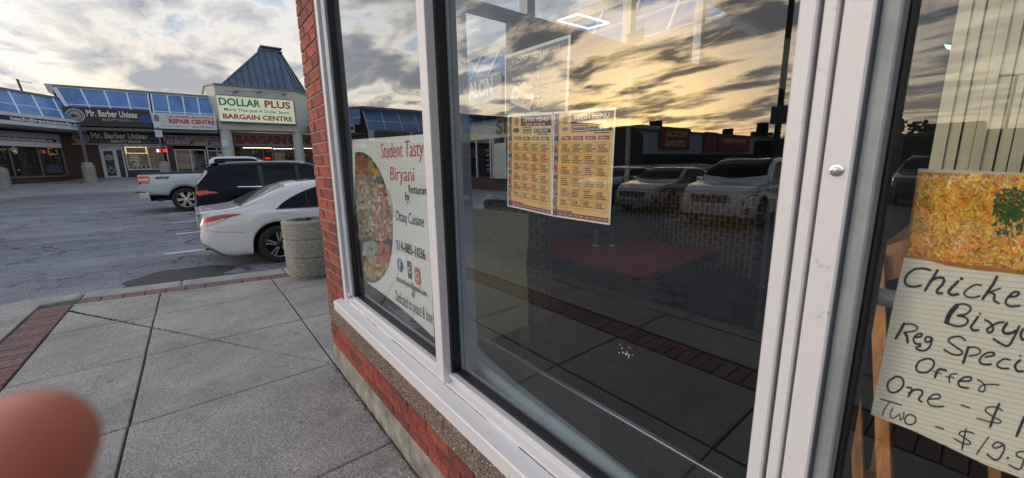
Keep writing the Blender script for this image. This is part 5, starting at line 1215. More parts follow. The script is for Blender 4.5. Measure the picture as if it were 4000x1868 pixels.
# rolled poster tube along the window
t = thing('poster_roll', 'long roll of white poster paper lying on the ledge behind the big pane', 'paper roll', (.9, 1.2, .54))
ra, rb = onz(1163, 888, .66), onz(1540, 1203, .66); pts = [ra.lerp(rb, -.25+1.7*k/16)+Vector((0, 0, .004*math.sin(k*.7))) for k in range(17)]
obj('roll', MB().tube(pts, [.026+.020*(k/16) for k in range(17)], 20), mat('poster_back', (.80, .90, .92), .5, noise=.04, nscale=3), t, smooth=True)
mb = MB(); n = 22
for i in range(n+1):
    u = i/n; p = pts[0].lerp(pts[-1], u)
    for j in range(7): v = j/6; mb.v.append(p+Vector((.034+.01*v, 0, -.02))*1.0+Vector((.05*v+.05*max(0, .35-u)*v*2, .0, .012*math.sin(v*3)-.01*v)))
for i in range(n):
    for j in range(6): a = i*7+j; mb.f.append((a, a+1, a+8, a+7))
obj('loose_flap', mb, MATS['poster_back'], t, smooth=True)
# cloth and cable behind the printed poster
mb = MB(); n = 18
for i in range(n+1):
    for j in range(n+1):
        u, v = i/n, j/n; mb.v.append(onz(925+25*u+115*v-40*u*v, 738+8*u+75*v, .612)+Vector((0, 0, .008+.05*math.exp(-((u-.4)*4)**2)*(.5+.5*math.sin(v*7+u*3))+.012*math.sin(u*9+v*4)*v)))
for i in range(n):
    for j in range(n): a = i*(n+1)+j; mb.f.append((a, a+1, a+n+2, a+n+1))
tag(obj('white_cloth', mb, mat('cloth_pale', (.58, .66, .70), .8), smooth=True), 'crumpled pale cloth lying on the ledge under the restaurant poster', 'cloth')
mb = MB()
for q in range(3):
    mb.tube([(onz(1035, 808, .62).x+.06*math.cos(a)*(1+.1*q), onz(1035, 808, .62).y+.12*math.sin(a)+.02*q, .62+.006*q) for a in [2*math.pi*k/26 for k in range(27)]], .005, 6, False)
tag(obj('cable_coil', mb, mat('cable_white', (.7, .72, .72), .5), smooth=True), 'coil of white cable lying on the ledge beside the mullion', 'cable')
# cream panel with a wooden strip
t = thing('cream_partition', 'cream coloured partition panel with wooden batten at its lower corner, inside the shop', 'partition', (1.65, 2.2, 0))
pe = [(1.30, .30), (1.92, .30), (1.925, .5), (1.90, .8), (1.93, 1.0), (1.93, 1.19), (1.30, 1.30)]
obj('panel', MB().prism([(x, 2.2, z) for x, z in pe], (0, .02, 0)), mat('panel_cream', (.90, .82, .50), .6, noise=.06), t)
obj('batten', MB().box(1.86, 1.925, 2.19, 2.23, .0, .30), mat('wood_raw', (.48, .24, .07), .6, noise=.25, nscale=12, stretch=(6, 6, 1)), t)
# booth seats with woven fabric
def fabric():
    m = bpy.data.materials.new('booth_fabric'); MATS['booth_fabric'] = m; m.use_nodes = True; q = m.node_tree; b = q.nodes['Principled BSDF']; b.inputs['Roughness'].default_value = .8
    gm = q.nodes.new('ShaderNodeNewGeometry'); mp = q.nodes.new('ShaderNodeMapping'); mp.inputs['Rotation'].default_value = (0, R(90), R(90)); q.links.new(gm.outputs['Position'], mp.inputs[0])
    sx = q.nodes.new('ShaderNodeSeparateXYZ'); q.links.new(gm.outputs['Position'], sx.inputs[0]); cx_ = q.nodes.new('ShaderNodeCombineXYZ')
    ad = q.nodes.new('ShaderNodeMath'); ad.operation = 'ADD'; q.links.new(sx.outputs[0], ad.inputs[0]); q.links.new(sx.outputs[1], ad.inputs[1])
    q.links.new(ad.outputs[0], cx_.inputs[1]); q.links.new(sx.outputs[2], cx_.inputs[0])
    br = q.nodes.new('ShaderNodeTexBrick'); br.inputs['Scale'].default_value = 8; br.inputs['Mortar Size'].default_value = .05; br.inputs['Brick Width'].default_value = .75; br.inputs['Row Height'].default_value = .42
    br.inputs['Color1'].default_value = (.04, .026, .018, 1); br.inputs['Color2'].default_value = (.055, .035, .022, 1); br.inputs['Mortar'].default_value = (.24, .16, .08, 1)
    q.links.new(cx_.outputs[0], br.inputs[0]); q.links.new(br.outputs['Color'], b.inputs['Base Color']); return m
M_fab = fabric()
def booth(label, x0, x1, y0, y1, sx0, sx1):
    t = thing('booth_seat', label, 'booth seat', ((x0+x1)/2, y0, 0), group='restaurant booth seats')
    obj('backrest', MB().box(x0, x1, y0, y1, .22, 1.24), M_fab, t, bevel=.02)
    obj('seat', MB().box(sx0, sx1, y0, y1, .30, .46), mat('vinyl_dark', (.025, .022, .022), .45), t, bevel=.02)
    obj('base', MB().box(min(sx0, x0)+.05, max(sx1, x1)-.05, y0+.05, y1-.05, 0, .22), M_black, t)
booth('booth seat with woven patterned back on the far side of the red table', 4.02, 4.14, 1.34, 3.0, 3.62, 4.0)
booth('booth seat seen edge on beside the cream partition, left of the red table', 2.07, 2.19, 2.20, 3.0, 2.2, 2.36)
# table
t = thing('restaurant_table', 'red topped restaurant table with thick black edge on a black pedestal', 'table', (3.0, 2.2, 0))
def rr_poly(x0, x1, y0, y1, r, z):
    out = []
    for cx_, cy_, a0 in ((x1-r, y1-r, 0), (x0+r, y1-r, 90), (x0+r, y0+r, 180), (x1-r, y0+r, 270)):
        for k in range(5): a = R(a0+90*k/4); out.append((cx_+r*math.cos(a), cy_+r*math.sin(a), z))
    return out
obj('tabletop', MB().prism(rr_poly(2.415, 3.585, 1.515, 2.785, .05, .72), (0, 0, .031)), M_table, t)
obj('edge_band', MB().prism(rr_poly(2.395, 3.605, 1.495, 2.805, .06, .705), (0, 0, .042)), M_edge, t)
obj('pedestal', MB().box(2.56, 2.68, 1.72, 1.84, .03, .705).box(2.40, 2.85, 1.58, 1.98, 0, .03), M_black, t, bevel=.004)
obj('pedestal', MB().box(3.3, 3.4, 2.4, 2.5, .03, .705).box(3.1, 3.6, 2.25, 2.65, 0, .03), M_black, t, bevel=.004)
for x_, y_, k in ((3.02, 2.42, 0), (3.12, 2.30, 1)):
    s_ = thing('condiment_shaker', ('dark condiment shaker at the left on the red table', 'dark condiment shaker with pale ring on the red table')[k], 'shaker', (x_, y_, .751), group='shakers on the red table')
    obj('body', MB().lathe([(0, 0), (.042, 0), (.045, .01), (.034, .10), (.030, .14), (.022, .16), (0, .165)], 18, (x_, y_, .751)), mat('shaker_dark', (.03, .035, .035), .25), s_, smooth=True)
    obj('ring', MB().lathe([(.0455, .005), (.0465, .012), (.0445, .018)], 18, (x_, y_, .751)), M_alu, s_, smooth=True)
t = thing('steel_post', 'slim steel support post with bright foot beyond the booth seat', 'post', (4.0, 1.24, 0))
obj('post', MB().tube([(3.95, 1.25, .0), (3.95, 1.25, 1.22)], .035, 12), mat('post_dull', (.12, .12, .12), .5, .5), t, smooth=True); obj('foot', MB().tube([(3.95, 1.25, .42), (3.95, 1.25, .44)], .07, 14), M_alu, t)
# square led light, ceiling tube, hanging board
M_led = mat('led_light', (.6, .9, 1), .5, emit=(.50, .88, 1), estr=1.3)
t = thing('led_frame_light', 'square frame light of cool white tubes hanging inside the shop', 'light fitting', (2.2, 1.92, 2.5))
lc = [onz(1403, 52, 2.5), onz(1454, 36, 2.5), onz(1533, 58, 2.5), onz(1480, 72, 2.5)]
for i in range(4): obj('led_tube', MB().bar(lc[i], lc[(i+1) % 4], .009, .009), M_led, t)
# vertical blind strips behind the door
t = thing('vertical_blinds', 'cream vertical blind strips hanging behind the door glass', 'blinds', (2.5, .1, 2.6))
M_blind = mat('blind_cream', (.76, .72, .56), .7, noise=.12, nscale=4, stretch=(1, 1, .3))
for k, (a, w_) in enumerate(((.205, .036), (.165, .030), (.128, .032), (.092, .028), (.062, .03), (.025, .028), (-.008, .030), (-.045, .030), (-.085, .03), (-.13, .03))):
    a2 = a*1.0; obj('blind_strip', MB().box(2.48+.012*(k % 3), 2.49+.012*(k % 3), a2-w_*1.05, a2, 1.50, 3.3), M_blind, t)
obj('blind_rail', MB().box(2.45, 2.53, -.5, .28, 3.3, 3.36), M_white, t)
lt = thing('wall_lamp', 'small bright lamp deep inside the shop above the door', 'lamp', (3.5, .5, 2.6)); pq = onx(2375, 112, 3.2)
obj('lamp', MB().prism([pq, pq+Vector((0, -.06, -.02)), pq+Vector((0, -.05, -.05)), pq+Vector((0, -.01, -.02))], (.01, 0, 0)), M_led, lt)
# wooden folding chair behind the door glass
M_wood = mat('wood_chair', (.55, .26, .09), .5, noise=.3, nscale=10, stretch=(5, 5, 1)); M_wood2 = mat('wood_chair_dark', (.34, .16, .06), .5, noise=.3, nscale=10, stretch=(5, 5, 1))
t = thing('wooden_chair', 'wooden chair with slim legs standing just behind the door glass', 'chair', (1.3, .1, 0))
def beam(p, q, x, w, h, m, nm='leg'):
    a, b_ = onx(*p, x), onx(*q, x); obj(nm, MB().bar(a, b_, w, h, (1, 0, 0)), m, t)
beam((2145, 775), (2170, 1500), 1.25, .022, .02, M_wood2); beam((2206, 640), (2235, 1500), 1.25, .026, .022, M_wood)
beam((2235, 1090), (2250, 1500), 1.30, .010, .02, M_wood2); beam((2500, 1150), (2520, 1500), 1.3, .018, .02, M_wood2)
a, b_ = onx(2200, 672, 1.27), onx(2560, 560, 1.27); obj('seat_rail', MB().bar(a, b_, .018, .075, (0, 0, 1)), M_wood2, t)
a, b_ = onx(2195, 655, 1.25), onx(2330, 610, 1.25)
obj('seat', MB().box(1.29, 1.70, -.38, .16, 1.345, 1.36), M_wood2, t)
for z_ in (.35, .72): obj('stretcher', MB().box(1.28, 1.30, -.35, .12, z_, z_+.03), M_wood2, t)
for y_ in (-.30, .12): obj('leg', MB().box(1.66, 1.685, y_, y_+.025, 0, 1.345), M_wood2, t)

# ================================================================== POSTERS AND SIGNS ON THE GLASS
UX = (0, -1, 0)
def pmesh(pts, x): return [onx(px, py, x) for px, py in pts]
def pl_text(s_, px, py, w, h, x, m, par, **k):
    """text on the plane x: top left at pixel (px, py), w and h in display pixels there"""
    a = onx(px, py, x); b_ = onx(px+w, py, x); c = onx(px, py+h, x)
    return lettering(s_, a, abs(a.y-b_.y), (a.z-c.z), m, par, u=UX, **k)
M_ink = mat('ink_black', (.02, .02, .022), .5); M_inkr = mat('ink_red', (.62, .03, .04), .5); M_inkp = mat('ink_maroon', (.17, .012, .035), .5)
# -- restaurant poster
t = thing('restaurant_poster', 'large white poster for Student Tasty Biryani with oval food picture in the left pane', 'poster', (.78, 2.0, 1.2))
XP = .785
out = [(886, 352), (1070, 338), (1092, 850), (1062, 822), (1030, 792), (1000, 768), (962, 738), (925, 712), (905, 690), (896, 640), (890, 520)]
obj('sheet', MB().prism(pmesh(out, XP), (.0008, 0, 0)), mat('poster_white', (.84, .86, .86), .5), t, recalc=False)
# oval photo: dark dish shapes with scattered food pieces
oc = onx(942, 547, XP); ocp = []
for k in range(40):
    a = 2*math.pi*k/40; px_, py_ = 920+66*math.cos(a)+.0*math.sin(a), 547-165*math.sin(a); px_ += (py_-547)*.10
    if px_ < 893: px_ = 893
    ocp.append((px_, py_))
FX = XP-.0012
def in_oval(px_, py_, k=1): px0 = 920+(py_-547)*.10; return ((px_-px0)/66)**2+((py_-547)/165)**2 < k and px_ > 894
obj('food_picture', MB().poly(pmesh(ocp, FX)), mat('food_dark', (.03, .018, .014), .5), t, recalc=False)
def colored(name, polys, par, rough=.5, sat=1):
    """flat print: many small coloured faces, colour stored per face"""
    me = bpy.data.meshes.new(name); vs = []; fs = []; cs = []
    off = root_loc(par)
    for pts, c in polys:
        fs.append(tuple(range(len(vs), len(vs)+len(pts)))); vs += [Vector(p)-off for p in pts]; cs += [c]*len(pts)
    me.from_pydata(vs, [], fs); at = me.color_attributes.new('print', 'FLOAT_COLOR', 'CORNER')
    for i, c in enumerate(cs): at.data[i].color = (*c, 1)
    if 'print_ink' not in MATS:
        m = bpy.data.materials.new('print_ink'); MATS['print_ink'] = m; m.use_nodes = True; b = m.node_tree.nodes['Principled BSDF']; b.inputs['Roughness'].default_value = rough
        q = m.node_tree.nodes.new('ShaderNodeAttribute'); q.attribute_name = 'print'; m.node_tree.links.new(q.outputs['Color'], b.inputs['Base Color'])
    me.materials.append(MATS['print_ink']); o = bpy.data.objects.new(name, me); COL.objects.link(o); o.parent = par; return tag(o, kind='stuff')
rr = random.Random(11)
def jit(c, a=.25): k = 1+rr.uniform(-a, a); return tuple(max(0, min(1, v*k*(1+rr.uniform(-.12, .12)))) for v in c)
trays = [((897, 395, 925, 470), [(.25, .10, .05), (.35, .05, .03)]), ((925, 380, 960, 440), [(.42, .20, .03), (.5, .28, .05)]), ((897, 420, 945, 600), [(.40, .26, .07), (.48, .38, .16), (.28, .10, .03), (.10, .16, .03)]),
         ((930, 470, 988, 600), [(.50, .18, .08), (.55, .42, .30), (.35, .06, .04), (.10, .18, .05), (.45, .22, .08)]), ((915, 612, 950, 650), [(.35, .42, .30), (.25, .34, .22)]), ((953, 612, 985, 660), [(.42, .05, .03), (.5, .10, .05)]), ((918, 655, 985, 710), [(.40, .20, .05), (.32, .12, .03), (.48, .32, .10)])]
pol = []
bowl = [(952+30*math.cos(a), 535+72*math.sin(a)) for a in [2*math.pi*k/24 for k in range(24)]]
pol.append((pmesh([(p[0]+6, p[1]) for p in bowl], FX-.0006), (.60, .57, .54)))
for (x0, y0, x1, y1), cs in trays:
    for k in range(int((x1-x0)*(y1-y0)/30)):
        px_, py_ = rr.uniform(x0, x1), rr.uniform(y0, y1)
        if not in_oval(px_, py_, .92): continue
        a = rr.uniform(0, 3.14); l_ = rr.uniform(4, 11); w_ = rr.uniform(1.5, 4); dx, dy = math.cos(a), math.sin(a)
        q = [(px_-dx*l_*.5-dy*w_, py_-dy*l_+dx*w_), (px_+dx*l_*.5-dy*w_, py_+dy*l_+dx*w_), (px_+dx*l_*.5+dy*w_, py_+dy*l_-dx*w_), (px_-dx*l_*.5+dy*w_, py_-dy*l_-dx*w_)]
        pol.append((pmesh(q, FX-.0008-.0003*rr.random()), jit(cs[rr.randrange(len(cs))])))
colored('food_pieces', pol, t)
XT = XP-.0005
def script(s_, px_, py_, w_, h_, m, **k): pl_text(s_, px_, py_, w_, h_, XT, m, t, off=.0015, **k)
script('Student Tasty', 957, 362, 108, 48, M_inkr, shear=.18, bold=-.008); script('Biryani', 980, 420, 62, 44, M_inkr, shear=.18, bold=-.008)
script('Restaurant', 1028, 465, 46, 21, M_ink); script('by', 1018, 482, 12, 30, M_ink, shear=.3); script('Ottaq Cuisine', 995, 528, 70, 34, M_ink, shear=.25)
script('514-885-1036', 996, 602, 72, 24, M_ink, bold=.015); script('stbnorthyork@gmail.com', 997, 690, 74, 20, M_ink, bold=.01); script('Dedicated to peace & love', 994, 728, 90, 36, M_ink, shear=.3)
def rot_text(o, ang):
    """tilt flat lettering about its own start so it follows the sagging sheet"""
    if o is None: return
c = onx(1007, 667, XT); disc(t, c, .045*.8, mat('badge_blue', (.03, .10, .42), .5), u=UX, off=.002); lettering('f', c+Vector((0, .010, .028)), .022, .055, M_paper, t, u=UX, off=.003, bold=.03)
c = onx(1031, 679, XT); obj('app_badge', MB().box(c.x-.003, c.x-.0015, c.y-.020, c.y+.020, c.z-.045, c.z+.045), M_ink, t); lettering('d', c+Vector((0, .012, .032)), .024, .05, M_paper, t, u=UX, off=.0035)
c = onx(1051, 695, XT); obj('app_badge', MB().prism([(c.x-.0015, c.y+a*.030, c.z+b_*.042) for a, b_ in ((-.7, -1), (.7, -1), (1, -.7), (1, .7), (.7, 1), (-.7, 1), (-1, .7), (-1, -.7))], (-.001, 0, 0)), mat('badge_magenta', (.45, .03, .20), .5, col2=(.65, .22, .04), nscale=12), t); disc(t, c, .020, M_paper, u=UX, off=.0032, r2=.015)
disc(t, onx(1040, 742, XT), .016, mat('green_mark', (.02, .32, .16), .5), u=UX, off=.002)

# -- halwa poster
t = thing('dark_menu_poster', 'dark grey poster with halwa chana puri tray picture, white border, above the menus', 'poster', (.775, .84, 1.8)); XH = .790
hp = [(1270, 140), (1436, 86), (1428, 283), (1270, 287)]
obj('sheet', MB().prism(pmesh(hp, XH), (.0008, 0, 0)), mat('poster_border', (.62, .63, .62), .5), t, recalc=False)
obj('print', MB().poly(pmesh([(1273, 147), (1429, 96), (1421, 281), (1273, 285)], XH-.0006)), mat('poster_charcoal', (.075, .08, .085), .5), t, recalc=False)
pl_text('STUDENT TASTY BIRYANI', 1288, 152, 120, 12, XH-.001, M_paper, t, off=.001); pl_text('HALWA, CHANA', 1290, 196, 47, 11, XH-.001, M_paper, t, off=.001, bold=.02); pl_text('PURI', 1304, 208, 20, 11, XH-.001, M_paper, t, off=.001, bold=.02)
pol = []
def pq_(pts, c, o=0): pol.append((pmesh(pts, XH-.0012-o), c))
pq_([(1291, 219), (1338, 238), (1345, 242), (1331, 278), (1287, 262)][:1]+[(1296, 216), (1342, 236), (1344, 245), (1332, 279), (1284, 258), (1284, 250)], (.62, .61, .58))
for cx_, cy_, r_, c in ((1296, 237, 8, (.42, .16, .14)), (1311, 245, 9, (.50, .32, .16)), (1327, 257, 10, (.48, .18, .12)), (1318, 226, 12, (.62, .38, .13))):
    pq_([(cx_+r_*math.cos(k*.52), cy_+r_*.95*math.sin(k*.52)) for k in range(12)], c, .0004)
    for k in range(14): a, d = rr.uniform(0, 6.28), rr.uniform(0, r_*.8); x_, y_ = cx_+d*math.cos(a), cy_+d*math.sin(a); pq_([(x_-1.5, y_), (x_, y_-1.2), (x_+1.6, y_), (x_, y_+1.3)], jit(c, .5), .0007)
colored('tray_picture', pol, t)
c = onx(1331, 222, XH); disc(t, c, .0165, mat('price_red', (.42, .10, .10), .5), u=UX, off=.003); pl_text('$9.99', 1323, 216, 17, 12, XH-.004, M_paper, t, off=.001, bold=.02)
pl_text('Available on', 1350, 165, 40, 9, XH-.001, M_paper, t, off=.001)
for k, (y_, s_) in enumerate(((192, '416 123'), (208, '2579 Finch'), (216, 'Avenue West,'), (224, 'North York,'), (232, 'ON M9M2G3'), (243, '@stbnorthyork'))):
    pl_text(s_, 1362, y_, 26, 5.5, XH-.001, M_gray, t, off=.001)
for y_ in (193, 214, 243, 262): c = onx(1355, y_, XH); disc(t, c, .0052, mat('badge_peach', (.55, .34, .22), .5), u=UX, off=.002)

# -- two tiffin menus
def menu(label, p, head, sub, red, price):
    """p: pixel corners TL, TR, BR, BL"""
    t = thing('menu_poster', label, 'menu poster', tuple(onx(*p[3], .775)), group='tiffin menus taped inside the big pane')
    TL, TR, BR, BL = [onx(*q, .778) for q in p]
    def F(u, v, o=0): a = TL.lerp(TR, u); b_ = BL.lerp(BR, u); return a.lerp(b_, v)+Vector((-o, 0, 0))
    def qd(u0, v0, u1, v1, c, o=.0006): pol.append(([F(u0, v1, o), F(u1, v1, o), F(u1, v0, o), F(u0, v0, o)], c))
    obj('sheet', MB().prism([F(-.025, -.02), F(1.02, -.02), F(1.02, 1.015), F(-.025, 1.015)], (.0008, 0, 0)), mat('laminate_white', (.84, .84, .83), .3), t, recalc=False)
    pol = []; W_ = (TL-TR).length; H_ = (TL-BL).length; uu = (TR-TL).normalized(); vv = (TL-BL).normalized()
    qd(0, 0, 1, 1, (.80, .50, .19)); 
    for k in range(60):   # warm mottled background
        u, v = rr.uniform(.12, .9), rr.uniform(.25, .93); qd(max(.08, u-.08), v-.03, min(.98, u+.08), v+.03, jit((.80, .43, .15), .12), .0007+.0001*rr.random())
    qd(0, 0, .085, 1, (.06, .06, .07), .001)
    for v in (.14, .33, .52, .70, .86):
        pol.append(([F(.04+.055*math.cos(a)*.9, v+.075*math.sin(a), .0012) for a in [k*math.pi/8 for k in range(16)] if True], (.42, .40, .38)))
        pol.append(([F(.04+.042*math.cos(a)*.9, v+.058*math.sin(a), .0014) for a in [k*math.pi/8 for k in range(16)]], jit((.40, .13, .03), .2)))
        for k in range(16): a = rr.uniform(0, 6.3); d = rr.uniform(0, .7); u_, v_ = .04+.038*d*math.cos(a), v+.055*d*math.sin(a); qd(u_-.006, v_-.006, u_+.006, v_+.006, jit(((.5, .25, .05), (.2, .25, .05), (.5, .10, .04))[k % 3], .3), .0016)
    qd(.31, .005, .995, .075, (.14, .012, .035), .001); qd(.31, .075, .995, .105, (.10, .012, .05), .001)
    mc_ = (.30, .03, .05) if red else (.02, .14, .04)
    qd(.32 if red else .36, .115, .60 if red else .56, .180, mc_, .001); qd(.34 if red else .38, .125, .58 if red else .54, .170, (.62, .55, .38), .0013)
    qd(.62, .135, .985, .175, (.02, .02, .02), .001); qd(.70, .185, .95, .195, (.05, .01, .01), .001)
    for k in range(4): qd(.15+.21*k, .215, .32+.21*k, .25, mc_, .001)
    qd(.085, .955, 1, .995, (.20, .015, .04), .001); qd(.09, .935, .38, .953, (.42, .05, .06), .001)
    for k in range(9): qd(.11+.1*k, .968, .19+.1*k, .982, (.5, .30, .32), .0013)
    pol.append(([F(.20+.06*math.cos(a), .055+.047*math.sin(a), .001) for a in [k*math.pi/9 for k in range(18)]], (.16, .05, .03)))
    pol.append(([F(.20+.048*math.cos(a), .055+.038*math.sin(a), .0012) for a in [k*math.pi/9 for k in range(18)]], (.60, .45, .25)))
    pol.append(([F(.20+.03*math.cos(a), .058+.026*math.sin(a), .0014) for a in [k*math.pi/9 for k in range(18)]], (.22, .09, .05)))
    pol.append(([F(.20+.08*math.cos(a), .15+.026*math.sin(a), .001) for a in [k*math.pi/9 for k in range(18)]], (.55, .52, .48) if red else (.07, .05, .07)))
    if red: pol.append(([F(.20+.06*math.cos(a), .148+.019*math.sin(a), .0012) for a in [k*math.pi/9 for k in range(18)]], (.50, .18, .04)))
    for c_ in range(4):
        for r_ in range(6):
            u0, v0 = .14+.21*c_, .275+.108*r_; u1, v1 = u0+.185, v0+.092; bc = (.14, .06, .03); w_ = .004
            for a in ((u0, v0, u1, v0+w_), (u0, v1-w_, u1, v1), (u0, v0, u0+.006, v1), (u1-.006, v0, u1, v1)): qd(*a, (.38, .20, .09), .001)
            for l_ in range(4 if r_ < 5 else 3):
                ws_ = (.10, .085, .14, .12)[l_]*rr.uniform(.85, 1.05); vv0 = v0+.014+.019*l_; x_ = u0+.022
                qd(x_-.014, vv0+.003, x_-.008, vv0+.009, bc, .001)
                while x_ < u0+.02+ws_:
                    e = rr.uniform(.012, .035); qd(x_, vv0, min(x_+e, u1-.008), vv0+.0115, bc, .0011); x_ += e+.005
    colored('menu_print', pol, t)
    def tx(s_, u, v, w, h, m, bold=.0): lettering(s_, F(u, v), W_*w, H_*h, m, t, u=uu, v=vv, off=.0022, bold=bold)
    tx(head, .36, .018, .58, .045, M_paper, .03); tx(sub, .42, .080, .45, .018, M_paper, .02); tx('NON VEG. MENU' if red else 'VEG. MENU', .355 if red else .395, .135, .21 if red else .13, .026, M_ink, .03); tx(price, .635, .143, .30, .024, M_paper, .03)
    for k in range(4): tx('Week %d' % (k+1), .175+.21*k, .224, .12, .017, M_paper, .02)
    return t
menu('left tiffin menu poster, veg menu with green week tabs', [(1280, 294), (1388, 288), (1386, 540), (1279, 516)], 'TIFFIN MENU', 'STUDENT TASTY BIRYANI', False, 'VEG - $140 $200 / MONTH')
menu('right tiffin menu poster, non veg menu with red week tabs', [(1396, 287), (1546, 276), (1531, 562), (1391, 541)], 'TIFFIN MENU', 'STUDENT TASTY BIRYANI', True, 'NON VEG - $220 $240 / MONTH')

# -- handwritten offer with rice photo taped inside the door
t = thing('handwritten_offer', 'lined paper with handwritten chicken biryani offer, taped inside the door glass', 'paper sign', (.775, 0, 1.2)); XQ = .780
pa = [(2275, 648), (2330, 652), (2390, 668), (2455, 678), (2520, 684), (2660, 702), (2640, 1240), (2576, 1205), (2480, 1170), (2392, 1128), (2300, 1085), (2190, 1042), (2215, 930), (2240, 800), (2262, 700)]
def lined():
    m = mat('lined_paper', (.82, .81, .74), .55); q = m.node_tree; b = q.nodes['Principled BSDF']; gm = q.nodes.new('ShaderNodeNewGeometry'); sx = q.nodes.new('ShaderNodeSeparateXYZ'); q.links.new(gm.outputs['Position'], sx.inputs[0])
    a1 = q.nodes.new('ShaderNodeMath'); a1.operation = 'MULTIPLY_ADD'; a1.inputs[1].default_value = .08; q.links.new(sx.outputs[1], a1.inputs[0]); q.links.new(sx.outputs[2], a1.inputs[2])
    a2 = q.nodes.new('ShaderNodeMath'); a2.operation = 'MODULO'; a2.inputs[1].default_value = .0072; q.links.new(a1.outputs[0], a2.inputs[0])
    a3 = q.nodes.new('ShaderNodeMath'); a3.operation = 'LESS_THAN'; a3.inputs[1].default_value = .0006; q.links.new(a2.outputs[0], a3.inputs[0])
    mx = q.nodes.new('ShaderNodeMix'); mx.data_type = 'RGBA'; mx.inputs[6].default_value = (.82, .81, .74, 1); mx.inputs[7].default_value = (.40, .40, .36, 1); q.links.new(a3.outputs[0], mx.inputs[0]); q.links.new(mx.outputs[2], b.inputs['Base Color']); return m
obj('paper', MB().prism(pmesh(pa, XQ), (.0006, 0, 0)), lined(), t, recalc=False)
SA = lambda pts: [((3400+x/3.007)/1.5528, (1000+y/3.007)/1.5528) for x, y in pts]
SB = lambda pts: [((3400+x/2.57)/1.5528, (1400+y/2.57)/1.5528) for x, y in pts]
strokes = [(SA(q), w) for q, w in [
 ([(705, 168), (620, 148), (520, 158), (440, 215), (405, 285), (425, 340), (500, 362), (595, 348)], 15),
 ([(788, 170), (740, 250), (685, 335), (640, 408)], 17), ([(700, 300), (750, 270), (805, 255), (862, 268), (850, 330), (785, 400), (790, 436), (842, 440)], 17),
 ([(1030, 298), (950, 380), (918, 425), (955, 458), (1030, 450)], 18), ([(1068, 266), (1074, 272)], 19), ([(1300, 348), (1240, 338), (1155, 380), (1102, 435), (1130, 478), (1210, 490), (1285, 472)], 12),
 ([(1487, 245), (1440, 335), (1375, 425), (1318, 508)], 18), ([(1530, 380), (1455, 405), (1385, 440)], 11), ([(1410, 430), (1458, 458), (1452, 518), (1510, 560)], 15),
 ([(1620, 480), (1715, 472), (1745, 432), (1690, 425), (1620, 482), (1588, 550), (1640, 592), (1755, 585)], 15),
 ([(1015, 585), (960, 645), (915, 715), (898, 780)], 30), ([(935, 640), (1040, 572), (1130, 572), (1180, 620), (1130, 680), (1020, 702)], 13), ([(1020, 700), (1115, 722), (1145, 770), (1090, 820), (990, 822), (870, 778)], 14),
 ([(1265, 715), (1210, 790), (1180, 840), (1210, 872), (1270, 872)], 15), ([(1285, 677), (1289, 681)], 14), ([(1345, 750), (1400, 780), (1442, 840), (1428, 890), (1385, 898), (1372, 862), (1430, 820), (1500, 785), (1565, 780)], 14),
 ([(1605, 790), (1560, 865), (1572, 905), (1640, 912), (1705, 880)], 18), ([(1750, 825), (1700, 930), (1628, 1050), (1550, 1040), (1445, 975)], 15), ([(1850, 860), (1790, 870), (1765, 930), (1790, 985), (1850, 960)], 16),
 ([(395, 795), (350, 880), (298, 970)], 18), ([(395, 800), (490, 802), (552, 840), (520, 880), (400, 900)], 11), ([(400, 900), (430, 950), (438, 1018)], 17),
 ([(530, 960), (600, 942), (592, 912), (540, 930), (506, 980), (530, 1030), (590, 1036)], 13), ([(720, 962), (660, 952), (642, 1000), (690, 1010), (725, 972), (700, 1060), (640, 1112), (560, 1102), (540, 1075), (590, 1058)], 13),
 ([(1115, 995), (1060, 952), (970, 952), (916, 990), (960, 1040), (1050, 1100), (1082, 1140), (1030, 1166), (950, 1150), (865, 1100)], 12),
 ([(1150, 1070), (1120, 1170), (1088, 1258)], 17), ([(1150, 1080), (1230, 1072), (1290, 1112), (1260, 1160), (1160, 1172)], 11), ([(1350, 1190), (1450, 1166), (1440, 1136), (1370, 1140), (1300, 1190), (1282, 1240), (1330, 1275), (1420, 1272)], 13),
 ([(1640, 1222), (1570, 1212), (1500, 1255), (1490, 1292), (1540, 1320), (1625, 1322)], 12), ([(1760, 1225), (1700, 1285), (1725, 1350), (1790, 1356)], 16), ([(1757, 1174), (1763, 1178)], 12)]]
